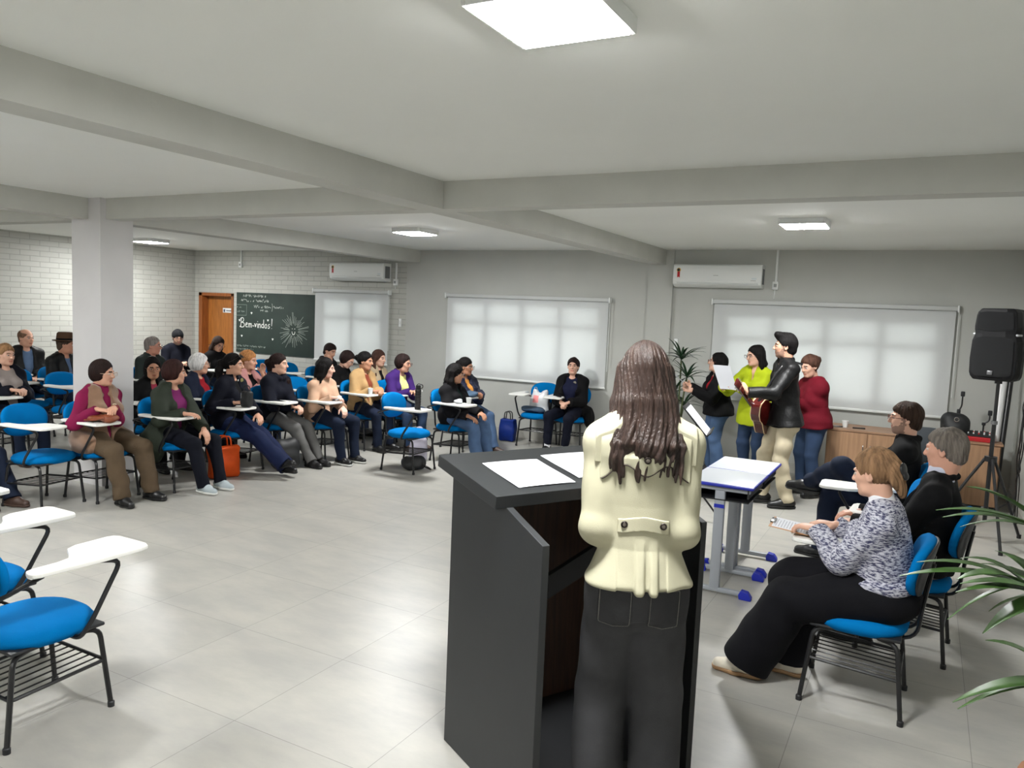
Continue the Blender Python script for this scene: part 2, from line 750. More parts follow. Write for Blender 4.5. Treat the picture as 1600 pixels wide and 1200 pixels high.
# roller blinds
def blind_material():
    m = bpy.data.materials.new('roller_blind_fabric')
    m.use_nodes = True
    nt = m.node_tree
    nt.nodes.clear()
    N = nt.nodes.new
    o = N('ShaderNodeOutputMaterial')
    d = N('ShaderNodeBsdfDiffuse')
    d.inputs[0].default_value = lin((226, 228, 228))
    t = N('ShaderNodeBsdfTranslucent')
    t.inputs[0].default_value = lin((232, 232, 230))
    mx = N('ShaderNodeMixShader')
    mx.inputs[0].default_value = 0.36
    nt.links.new(d.outputs[0], mx.inputs[1])
    nt.links.new(t.outputs[0], mx.inputs[2])
    nt.links.new(mx.outputs[0], o.inputs[0])
    return m


M_blind = blind_material()
M_cass = mat('blind_cassette', (190, 192, 191), 0.5)


def blind(xa, xb, zb, zt, label):
    t = thing('roller_blind', label, 'blind', ((xa + xb) / 2, YW, zb), 0, 'roller blinds over the back windows')
    w = (xb - xa) / 2
    H = zt - zb
    mb = MB()
    mb.rbox((-w, -.085, H - .055), (w, -.004, H), .012)
    mb.build('cassette', M_cass, t)
    for s in (-1, 1):
        MB().rbox((s * (w + .006) - .010, -.09, H - .07), (s * (w + .006) + .010, -.002, H + .008), .006).build('end_cap', M_white, t)
    mb = MB()
    nx = 24
    vs, fs = [], []
    for i in range(nx + 1):
        x = -w + .015 + (2 * w - .03) * i / nx
        dy = .0015 * math.sin(i * 1.7)
        vs += [(x, -.045 + dy, 0.02), (x, -.045, H - .05), (x, -.0445, H - .05), (x, -.0445 + dy, .02)]
    for i in range(nx):
        a = i * 4
        for j in range(4):
            b = (j + 1) % 4
            fs.append((a + j, a + b, a + 4 + b, a + 4 + j))
    fs += [(0, 1, 2, 3), (nx * 4 + 3, nx * 4 + 2, nx * 4 + 1, nx * 4)]
    mb.add(vs, [fs_ for fs_ in fs], True)
    mb.build('fabric', M_blind, t)
    MB().rbox((-w + .01, -.056, 0), (w - .01, -.034, .028), .006).build('bottom_bar', M_white, t)
    MB().tube([(w + .012, -.075, H - .03), (w + .014, -.075, .25), (w + .014, -.06, .25), (w + .012, -.06, H - .03)], .0025, 6).build('chain', M_white, t)
    return t


blind(-6.56, -3.89, .84, 2.10, 'wide pale roller blind behind the woman seated alone by the wall')
blind(-2.47, .275, .85, 2.13, 'wide pale roller blind behind the guitarist and singers')
blind(-9.24, -7.66, .90, 2.11, 'narrower pale roller blind between chalkboard and plaster wall')

# door with its plate
xa, xb, za, zb = DOOR
M_wood = mat('varnished_door', (158, 98, 42), 0.45, var=.18, vscale=7, stretch=(6, 6, .6))
M_wood2 = mat('varnished_frame', (138, 78, 34), 0.45, var=.2, vscale=7, stretch=(6, 6, .6))
d = struct(MB().box((xa, YW + .13, 0), (xb, YW + .17, zb)), 'door_1', M_wood)
mb = MB()
mb.box((xa - .0, YW - .02, 0), (xa + .09, YW + .17, zb)).box((xb - .05, YW - .02, 0), (xb, YW + .17, zb))
mb.box((xa, YW - .02, zb - .06), (xb, YW + .17, zb))
mb.build('door_frame', M_wood2, d, bevel=.004)
MB().tube([(xa + .16, YW + .13, 1.0), (xa + .16, YW + .08, 1.0), (xa + .27, YW + .08, 1.0)], .009).build('door_handle', mat('chrome', (200, 200, 200), .2, 1.0), d)
t = thing('door_sign', 'small white room plate on the varnished brown door', 'sign', (-11.49, YW + .128, 1.66))
MB().rbox((-.155, -.006, -.04), (.155, 0, .045), .003).build('plate', M_white, t)
mb = MB()
mb.prism([(-.13, -.022), (-.115, -.034), (-.095, -.022), (-.092, .022), (-.13, .022)], -.009, -.006, axis=1)
mb.build('emblem', mat('emblem_grey', (52, 62, 84), .5), t)
mb = MB()
rr = random.Random(3)
x = -.06
while x < .12:
    w = rr.uniform(.008, .02)
    mb.box((x, -.0085, -.012), (x + w, -.006, .010 + rr.uniform(-.004, .004)))
    x += w + .006
mb.build('lettering', mat('ink_grey', (96, 100, 110), .6), t)


# ceiling lamps: square surface panels
M_panel = emis('lit_diffuser', (252, 253, 252), 280.0)


def ceiling_lamp(x, y, label):
    t = thing('ceiling_lamp', label, 'lamp', (x, y, CZ), 0, 'square ceiling lamps')
    a, b, h = .195, .178, .05
    mb = MB()
    for s in (-1, 1):
        mb.box((min(s * a, s * b), -a, -h), (max(s * a, s * b), a, 0))
        mb.box((-b, min(s * a, s * b), -h), (b, max(s * a, s * b), 0))
    mb.box((-b, -b, -.012), (b, b, 0))
    mb.build('frame', M_white, t, bevel=.003)
    MB().box((-b + .0005, -b + .0005, -h - .005), (b - .0005, b - .0005, -h + .010)).build('diffuser', M_panel, t)


ceiling_lamp(-1.05, 2.12, 'square lit ceiling lamp nearest the lectern, largest of the lamps')
ceiling_lamp(-1.03, 7.26, 'square lit ceiling lamp above the standing singers')
ceiling_lamp(-5.33, 7.45, 'square lit ceiling lamp above the middle of the seated rows')
ceiling_lamp(-10.95, 8.18, 'square lit ceiling lamp near the brick corner, behind the column')
ceiling_lamp(-5.33, 2.12, 'square lit ceiling lamp above the open floor left of the lectern')
ceiling_lamp(-1.05, -2.9, 'added unseen square fill lamp in the foremost bay, right of the long beam')  # added lamp out of view, brightens the right floor and the coat's back
ceiling_lamp(-5.33, -2.9, 'added unseen square fill lamp in the foremost bay, left of the long beam')  # second added lamp out of view, extra light from behind the camera
ceiling_lamp(-9.0, 2.12, 'square lit ceiling lamp left of the column, front of the room')
# ------------------------------------------------------------------ tablet-arm chair
M_blue = mat('blue_upholstery', (0, 102, 164), 0.85, spec=.06, bump='noise', bscale=400, bstr=.25, var=.06, vscale=4)
M_shell = mat('black_shell', (24, 25, 28), 0.5)
M_tab = mat('white_laminate', (228, 227, 222), 0.4)
M_edge = M_tab


def cushion(w, d, t, name, pw=2.6, dome=.35):
    """rounded super-ellipse pad, top at z=0, thickness t"""
    prof = [(0.0, 0.0), (.5, -.0), (.80, -.06), (.93, -.2), (1.0, -.5), (.985, -.75), (.93, -1.0), (0, -1.0)]
    n = 40
    vs, fs = [], []
    for r, z in prof:
        for k in range(n):
            a = 2 * PI * k / n
            c, s = math.cos(a), math.sin(a)
            e = (abs(c) ** pw + abs(s) ** pw) ** (-1 / pw)
            vs.append((r * w / 2 * e * c, r * d / 2 * e * s, z * t - dome * t * (r * r) * .25))
    P = len(prof)
    for i in range(P - 1):
        for k in range(n):
            k2 = (k + 1) % n
            fs.append((i * n + k, (i + 1) * n + k, (i + 1) * n + k2, i * n + k2))
    return vs, fs


def make_chair():
    t = thing('tablet_chair', 'x', 'chair', (0, 0, 0), 0, 'blue tablet chairs')
    vs, fs = cushion(.46, .45, .075, 'seat')
    mb = MB().add([(x, y, z + .47) for x, y, z in vs], fs, True)
    mb.build('seat', M_blue, t, auto=False)
    mb = MB().rbox((-.205, -.20, .385), (.205, .205, .402), .008)
    mb.build('seat_shell', M_shell, t)
    # backrest: curved pad, tilted back
    vs, fs = cushion(.44, .29, .055, 'back', 2.4, .3)
    R = np.array([[1, 0, 0], [0, -math.sin(rad(12)), math.cos(rad(12))], [0, math.cos(rad(12)), math.sin(rad(12))]]).T
    tl = rad(12)

    def B(p):
        x, y, z = p
        z2 = z + .9 * x * x            # wraps round the sitter
        return (x, -.225 - math.sin(tl) * y + z2 * math.cos(tl) - .0, .735 + math.cos(tl) * y + z2 * math.sin(tl))
    mb = MB().add([B(p) for p in vs], fs, True)
    mb.build('backrest', M_blue, t, auto=False)
    vs2 = [B((x * .97, y * .97, z * .35 - .05)) for x, y, z in vs]
    MB().add(vs2, fs, True).build('back_shell', M_shell, t, auto=False)
    # flat upright that bends under the seat
    mb = MB()
    for s in (-1, 1):
        pts = fillet([(s * .075, .06, .375), (s * .075, -.26, .375), (s * .075, -.275, .55), (s * .075, -.305, .76)], .09, 6)
        mb.tube(pts, .013, 8, flat=.7)
    mb.build('back_upright', M_black, t)
    r = .0115
    for sx in (-1, 1):
        for sy in (-1, 1):
            top = (sx * .16, sy * .10, .378)
            kn = (sx * .19, sy * .185, .372)
            ft = (sx * .21, sy * .225, .012)
            lg = MB().tube(fillet([top, kn, ft], .05, 5), r, 8).build('leg', M_black, t)
            MB().lathe([(.0, .0), (.015, 0), (.0155, .022), (.012, .026)], 10, (sx * .21, sy * .2255, 0)).build('foot_cap', M_shell, lg)
    # wire book rack
    mb = MB()
    zz = .205
    yf, yb, xx = .203, -.203, .199
    mb.tube(fillet([(-xx, yb, zz), (-xx, yf, zz + .02), (xx, yf, zz + .02), (xx, yb, zz), (-xx, yb, zz)], .02, 3), .008, 6)
    for i in range(7):
        x = -xx + .045 + (2 * xx - .09) * i / 6
        mb.tube([(x, yb + .004, zz + .003), (x, yf, zz + .022)], .0038, 5)
    mb.tube([(-xx, yb, zz), (xx, yb, zz)], .008, 6)
    mb.build('book_rack', M_black, t)
    # tablet arm on the right
    out = [(.30, -.13), (.315, .10), (.315, .30), (.305, .345), (.27, .36), (.09, .36), (.06, .345), (.05, .31), (.055, .16), (.08, .11), (.15, .075), (.20, .04), (.215, -.02), (.215, -.12), (.225, -.15), (.26, -.165), (.29, -.155)]
    out = out[::-1]
    mb = MB().prism(out, .715, .737)
    mb.build('tablet_arm', M_tab, t, bevel=.006)
    mb = MB()
    mb.tube(fillet([(.17, .06, .385), (.245, .06, .385), (.265, .10, .45), (.25, .25, .68), (.25, .12, .712), (.25, -.12, .712)], .045, 5), .011, 8)
    mb.tube(fillet([(.08, -.285, .60), (.26, -.27, .66), (.26, -.10, .708)], .05, 5), .009, 8)
    mb.build('arm_support', M_black, t)
    return t


CH0 = make_chair()
_chn = [0]


def chair(x, y, deg, label):
    """deg: direction the sitter faces, measured from +x"""
    o = CH0 if _chn[0] == 0 else copy_tree(CH0)
    _chn[0] += 1
    o.location = (x, y, 0)
    o.rotation_euler = (0, 0, rad(deg - 90))
    o['label'] = label
    return o
# ------------------------------------------------------------------ empty chairs
chair(-3.33, 1.90, 90, 'empty tablet chair nearest the camera at the left edge, fully seen tablet')
chair(-4.05, 2.02, 90, 'empty tablet chair behind the nearest one at the left edge')
chair(-4.78, 2.10, 90, 'tablet chair at the left edge with a clear plastic cup on its tablet')
chair(-6.72, 3.96, 9, 'empty tablet chair beside the woman in the brown fleece vest')
chair(-5.15, 7.20, 0, 'empty tablet chair in front of the audience, black flask on its tablet')
chair(-4.74, 9.70, -88, 'tablet chair by the wall with a plastic carrier bag on it')
chair(-10.04, 6.16 - .45, 4, 'empty tablet chair in front of the balding man')
chair(-9.28, 5.85, 4, 'empty tablet chair just left of the column')
chair(-10.6, 9.45, 0, 'empty tablet chair next to the woman by the door')
chair(-9.75, 9.62, 0, 'empty tablet chair under the chalkboard, nearer the door')
chair(-9.05, 9.50, 0, 'empty tablet chair under the right half of the chalkboard')
chair(-8.57, 8.65, 0, 'empty tablet chair in front of the chalkboard, third row')
chair(-7.16, 7.72, 0, 'empty tablet chair between ponytail and beige jumper, second row')
chair(-.23, 5.70, 181, 'empty tablet chair between the man in the black suit and the man with crossed legs')
chair(-6.37, 8.80, -4, 'empty tablet chair between tan jacket and violet cardigan')
# ------------------------------------------------------------------ people
def rotz(a):
    c, s = math.cos(a), math.sin(a)
    return np.array([[c, -s, 0], [s, c, 0], [0, 0, 1.0]])


def rotx(a):
    c, s = math.cos(a), math.sin(a)
    return np.array([[1, 0, 0], [0, c, -s], [0, s, c]])


def roty(a):
    c, s = math.cos(a), math.sin(a)
    return np.array([[c, 0, s], [0, 1, 0], [-s, 0, c]])


def ik(a, b, l1, l2, hint):
    """middle joint of a two-bone chain from a to b; returns (mid, end)"""
    a, b = np.array(a, float), np.array(b, float)
    d = np.linalg.norm(b - a)
    if d > (l1 + l2) * .985:
        b = a + (b - a) / d * (l1 + l2) * .985
        d = np.linalg.norm(b - a)
    d = max(d, abs(l1 - l2) + .02)
    u = nrm(b - a)
    x = (l1 * l1 - l2 * l2 + d * d) / (2 * d)
    y = math.sqrt(max(l1 * l1 - x * x, 0))
    h = np.array(hint, float)
    h = nrm(h - u * (h @ u))
    return a + u * x + h * y, b


def skin_mats(rgb, hair_rgb, beard=None):
    key = 'skin_%d_%d_%d' % tuple(rgb)
    sk = mat(key, rgb, 0.5, spec=.35, var=.04, vscale=9, bump='noise', bscale=120, bstr=.04)
    lip = mat('lips_' + key, (int(rgb[0] * .86), int(rgb[1] * .70), int(rgb[2] * .70)), 0.45)
    br = mat('brow_%d_%d_%d' % tuple(hair_rgb), tuple(int(c * .8) for c in hair_rgb), 0.8)
    out = [sk, lip, br]
    if beard:
        out.append(mat('stubble_%d_%d_%d' % tuple(rgb), tuple(int(.6 * a + .4 * b) for a, b in zip(rgb, beard)), 0.75))
    return out


_eye = {}


def eye_mesh(r):
    if 'e' not in _eye:
        mb = MB()
        n, vs, fs, mi = 12, [], [], []
        rings = [(0, 1.0)] + [(math.sin(a), math.cos(a)) for a in (rad(24), rad(40), rad(70), rad(100), rad(140))]
        for q, (rr, yy) in enumerate(rings):
            for k in range(n):
                a = 2 * PI * k / n
                vs.append((r * rr * math.cos(a), r * yy, r * rr * math.sin(a)))
        for i in range(len(rings) - 1):
            for k in range(n):
                k2 = (k + 1) % n
                fs.append((i * n + k, (i + 1) * n + k, (i + 1) * n + k2, i * n + k2))
                mi.append(0 if i < 2 else 1)
        me = mesh_from(vs, fs, 'eye', [mat('iris_dark', (38, 24, 18), .2), mat('eye_white', (186, 176, 168), .3)], mi)
        _eye['e'] = me
    return _eye['e']


def hand(S, W, fd, pn, right, curl=.5, s=1.0, spread=.0):
    """palm, four unequal fingers with two bends and a side thumb"""
    fd = nrm(fd)
    pn = np.array(pn, float)
    pn = nrm(pn - fd * (pn @ fd))
    side = np.cross(fd, pn) * (1 if right else -1)       # thumb side
    R = np.stack([side, fd, pn], 1)
    pc = W + fd * .052 * s
    S.ell(pc, (.040 * s, .056 * s, .017 * s), R, k=.014)
    S.ell(W + fd * .040 * s + side * .020 * s + pn * .006 * s, (.018 * s, .030 * s, .016 * s), R, k=.012)
    lens = (.072, .080, .074, .058)
    for i in range(4):
        off = (.028, .010, -.009, -.027)[i]
        kn = W + fd * (.092, .097, .093, .084)[i] * s + side * off * s
        a = curl * (1.0 + .08 * i)
        d0 = nrm(fd * math.cos(a * .7) + pn * math.sin(a * .7) + side * spread * (1.5 - i) * .2)
        d1 = nrm(fd * math.cos(a * 1.7) + pn * math.sin(a * 1.7))
        d2 = nrm(fd * math.cos(a * 2.4) + pn * math.sin(a * 2.4))
        L = lens[i] * s
        p1 = kn + d0 * L * .48
        p2 = p1 + d1 * L * .30
        p3 = p2 + d2 * L * .22
        S.cap(kn - fd * .02 * s, kn, .0095 * s, .0095 * s, k=.008)
        S.chain([kn, p1, p2, p3], [.0093 * s, .0085 * s, .0078 * s, .0068 * s], k=.003)
    t0 = W + fd * .022 * s + side * .026 * s
    d0 = nrm(fd * .62 + side * .72 + pn * .35)
    d1 = nrm(fd * .90 + side * .25 + pn * (.3 + .3 * curl))
    p1 = t0 + d0 * .040 * s
    p2 = p1 + d1 * .030 * s
    S.chain([t0, p1, p2, p2 + d1 * .016 * s], [.0135 * s, .0108 * s, .0095 * s, .008 * s], k=.008)


def head(S, c, R, sex, s=1.0, jaw=1.0):
    def P(x, y, z):
        return c + R @ (np.array([x, y, z]) * s)
    E = lambda p, r, k=.02, mode='u': S.ell(P(*p), np.array(r) * s, R, k * s, mode)
    C = lambda a, b, ra, rb, k=.012, mode='u': S.cap(P(*a), P(*b), ra * s, rb * s, k * s, mode=mode)
    E((0, -.012, .030), (.073, .095, .086))
    E((0, .022, -.036), (.057 * jaw, .069, .074), .035)
    C((-.030 * jaw, .035, -.080), (.030 * jaw, .035, -.080), .022, .022, .03)
    C((-.010, .066, -.092), (.010, .066, -.092), .017, .017, .025)
    C((-.045, .052, -.012), (-.030, .066, -.030), .017, .016, .02)
    C((.045, .052, -.012), (.030, .066, -.030), .017, .016, .02)
    for q in (-1, 1):
        E((q * .031, .099, .004), (.017, .016, .0115), .012, 's')
        C((q * .012, .091, .023), (q * .046, .077, .025), .0075, .006, .012)
    C((0, .086, .016), (0, .106, -.021), .0075, .0105, .012)
    E((0, .102, -.027), (.0165, .013, .0095), .008)
    C((-.019, .080, -.0575), (.019, .080, -.0575), .0062, .0062, .006)
    C((-.010, .0865, -.0565), (.010, .0865, -.0565), .0052, .0052, .006)
    C((-.013, .083, -.0675), (.013, .083, -.0675), .0066, .0066, .006)
    for q in (-1, 1):
        E((q * .073, -.006, -.004), (.010, .020, .032), .006)
        E((q * .080, -.001, -.002), (.007, .010, .018), .006, 's')
    return P


def face_index(c, R, s, beard):
    def f(p):
        q = ((p - c) @ R) / s
        x, y, z = q[:, 0], q[:, 1], q[:, 2]
        idx = np.zeros(len(p), np.int32)
        ax = np.abs(x)
        if beard:
            j = .004 * np.sin(y * 210) + .003 * np.sin(z * 260 + x * 150)
            b = (y > .004 + j) & (z < -.030 - .55 * np.clip(y - .02, 0, .045) + j) & (z > -.118 + .25 * np.clip(.05 - y, 0, .06) + j)
            b |= (y > .002 + j) & (y < .030 + j) & (ax > .048) & (z < .02) & (z > -.06)
            b |= (y > .066) & (ax < .030 + j) & (z < -.0385) & (z > -.060)
            b &= ~((ax < .017) & (z > -.05) & (z < -.042))
            idx[b] = 3
        idx[(y > .070) & (ax < .024 - .25 * np.abs(z + .062)) & (z < -.0530) & (z > -.0735)] = 1
        idx[(y > .058) & (ax > .013) & (ax < .047) & (np.abs(z - (.0262 - .15 * np.maximum(ax - .034, 0))) < .0045)] = 2
        return idx
    return f


def hair_mesh(P, R, s, c, style, h, name, m, parent, jc):
    """hair as one solid; P maps head coordinates to person coordinates"""
    S = Sdf()
    st = style.get('kind', 'short')
    t = style.get('thick', .012)
    E = lambda p, r, k=.02, mode='u': S.ell(P(*p), np.array(r) * s, R, k * s, mode)
    C = lambda a, b, ra, rb, k=.015, mode='u': S.cap(P(*a), P(*b), ra * s, rb * s, k * s, mode=mode)
    E((0, -.014, .032), (.074 + t, .096 + t, .086 + t * 1.1))
    if st in ('short', 'quiff', 'bald'):
        E((0, -.046, -.045), (.058 + t * .5, .057 + t, .052), .03)
    if st == 'quiff':
        S.disp(lambda p, M=np.array(R, F4), cc=np.array(c, F4): (.006 * np.clip((np.abs(((p - cc) @ M)[:, 0]) - .055) * 60, 0, 1)).astype(F4))
        E((0, .045, .105), (.058, .055, .034), .03)
        E((0, .075, .112), (.040, .030, .026), .02)
    if st == 'curly':
        E((0, -.02, .05), (.092, .105, .085), .03)
        S.disp(lambda p: (.006 * np.sin(p[:, 0] * 190) * np.sin(p[:, 1] * 170) * np.sin(p[:, 2] * 180)).astype(F4))
    if st in ('bob', 'shoulder'):
        E((0, -.035, -.035), (.088, .085, .10), .03)
    if st == 'page':      # short cut over the ears
        E((0, -.030, -.010), (.087, .088, .085), .03)
    # face opening
    fy = style.get('face', (.12, .090, .106) if st in ('short', 'quiff', 'bald', 'pony', 'bun', 'curly', 'clip') else (.080, .086, .112))
    fz = style.get('fz', -.040)
    E((0, .118, fz), fy, .034, 's')
    if st in ('bob', 'shoulder', 'page'):
        E((0, .085, -.12), (.062, .085, .10), .012, 's')
    if st in ('short', 'quiff', 'bald', 'pony', 'bun', 'curly', 'clip'):
        for q in (-1, 1):
            E((q * .095, .022, -.045), (.045, .055, .058), .012, 's')
        if st in ('short', 'quiff', 'bald'):
            S.cut(P(0, -.05, -.092), R @ np.array([0, .30, -1]), k=.012)
            Mt, ct, s0_ = np.array(R, F4), np.array(c, F4), s
            S.disp(lambda p: np.clip(-.10 * ((((p - ct) @ Mt)[:, 2]) / s0_ + .005), 0, .014).astype(F4))
        else:
            S.cut(P(0, -.05, -.070), R @ np.array([0, .2, -1]), k=.012)
    if st == 'bald':
        E((0, .022, .105), (.068, .088, .062), .02, 's')
    if st == 'bob':
        S.cut(P(0, 0, style.get('end', -.105)), R @ np.array([0, .15, -1]), k=.01)
    if st == 'page':
        S.cut(P(0, 0, -.072), R @ np.array([0, .25, -1]), k=.012)
    if st == 'pony':
        C((0, -.095, .035), (0, -.135, .02), .026, .030)
        if style.get('front'):
            q = style['front']
            S.chain([P(0, -.135, .02), P(q * .05, -.12, -.07), P(q * .10, -.03, -.15), P(q * .10, .06, -.21), P(q * .09, .085, -.32)],
                    [.030 * s, .034 * s, .034 * s, .032 * s, .014 * s], k=.03)
        else:
            S.chain([P(0, -.135, .02), P(0, -.155, -.06), P(.01, -.14, -.17), P(.01, -.13, style.get('end', -.24))],
                    [.030 * s, .036 * s, .030 * s, .012 * s], k=.03)
    if st == 'clip':
        E((0, -.108, .018), (.046, .032, .050), .03)
        E((.012, -.118, -.055), (.030, .024, .062), .03)
        E((-.02, -.112, -.03), (.030, .024, .045), .02)
    if st == 'bun':
        E((0, -.118, .038), (.042, .036, .040), .012)
    if st in ('shoulder', 'long'):
        e = style.get('end', -.20 if st == 'shoulder' else -.36)
        el_ = e
        n = 7
        if style.get('locks'):
            rs = np.random.RandomState(4)
            for i in range(30):
                a = PI * (-.02 + 1.04 * i / 29)
                x, y = math.cos(a), -math.sin(a)
                f = rs.uniform(.0, .045)
                w0 = rs.uniform(-.02, .02)
                S.chain([P(x * .078, y * .088 - .008, .03), P(x * .090, y * .095 - .014, -.09), P(x * (.094 + f * .5) + w0 * .5, y * .075 - .035, -.17), P(x * (.085 + f) + w0, y * .05 - .078, -.25), P(x * (.07 + f) + w0 * 1.6, y * .03 - .090, e + rs.uniform(-.03, .06))],
                        [.018 * s, .018 * s, .017 * s, .014 * s, .004 * s], k=.008)
        for i in range(n):
            a = PI * (.02 + .96 * i / (n - 1))
            x, y = math.cos(a), -math.sin(a)
            f = style.get('flare', .02)
            top = P(x * .076, y * .082 - .008, .02)
            mid = P(x * (.084 + f * .3), y * .088 - .014, -.10)
            e = el_ if not style.get('locks') else el_ * .74
            end = P(x * (.092 + f), y * .07 - .02 - (.05 if style.get('locks') else 0) + style.get('fwd', .0) * abs(x), e + .03 * math.sin(i * 2.1))
            S.chain([top, mid, end], [.024 * s, .025 * s, .012 * s], k=.024)
    if style.get('part'):
        C((style['part'], .05, .135), (style['part'], -.06, .142), .008, .008, .012, 's')
    S.wrinkle(style.get('wave', .004), 62, 3)
    if h < .0075:
        M = np.array(R, F4)
        cc = np.array(c, F4)

        def strands(p):
            q = (p - cc) @ M
            a = np.arctan2(q[:, 0], -q[:, 1] + .001)
            return (.0016 * np.sin(a * 46 + 9 * np.sin(q[:, 2] * 12)) + .0012 * np.sin(a * 23 + 2)).astype(F4)
        S.disp(strands)
    return sdf_obj(S, h, name, m, parent)


def glasses(P, R, col, parent, s=1.0):
    mb = MB()
    for q in (-1, 1):
        pts = []
        for k in range(17):
            a = 2 * PI * k / 16
            e = (abs(math.cos(a)) ** 3 + abs(math.sin(a)) ** 3) ** (-1 / 3)
            pts.append(P(q * .032 + .025 * e * math.cos(a), .112 - .12 * (abs(q * .032 + .025 * math.cos(a)) - .03) ** 1, .002 + .0185 * e * math.sin(a)))
        mb.tube(pts, .0022 * s, 5, caps=False)
        mb.tube([P(q * .057, .108, .008), P(q * .078, .085, .008), P(q * .081, -.005, .006)], .0020 * s, 5)
    mb.tube([P(-.008, .1145, .006), P(0, .117, .009), P(.008, .1145, .006)], .002 * s, 5)
    return mb.build('glasses', col, parent)


def shoe(A, d, u, s, h, m, sole, parent, wide=1.0, boot=False):
    """A ankle joint, d toe direction, u up"""
    d, u = nrm(d), nrm(u)
    u = nrm(u - d * (u @ d))
    r = np.cross(d, u)
    B = A - u * .085 * s
    R = np.stack([r, d, u], 1)
    S = Sdf()
    q = lambda y, z: B + d * y * s + u * z * s
    S.cap(q(-.055, .046), q(.06, .046), .037 * s * wide, .043 * s * wide, k=.02)
    S.cap(q(.06, .040), q(.150, .030), .043 * s * wide, .033 * s * wide, k=.02)
    S.cap(q(-.02, .06), q(-.018, .16 if boot else .10), .045 * s, .042 * s, k=.02)
    S.cut(q(0, .014), -u)
    S.cut(q(-.02, .16 if boot else .105), u)
    o = sdf_obj(S, h, 'boot' if boot else 'shoe', m, parent)
    T = Sdf()
    T.cap(q(-.055, .02), q(.06, .02), .040 * s * wide, .047 * s * wide, k=.02)
    T.cap(q(.06, .02), q(.150, .02), .047 * s * wide, .037 * s * wide, k=.02)
    T.cut(q(0, .0), -u)
    T.cut(q(0, .022), u)
    sdf_obj(T, h, 'sole', sole, o)
    return o


HQ = 1.0


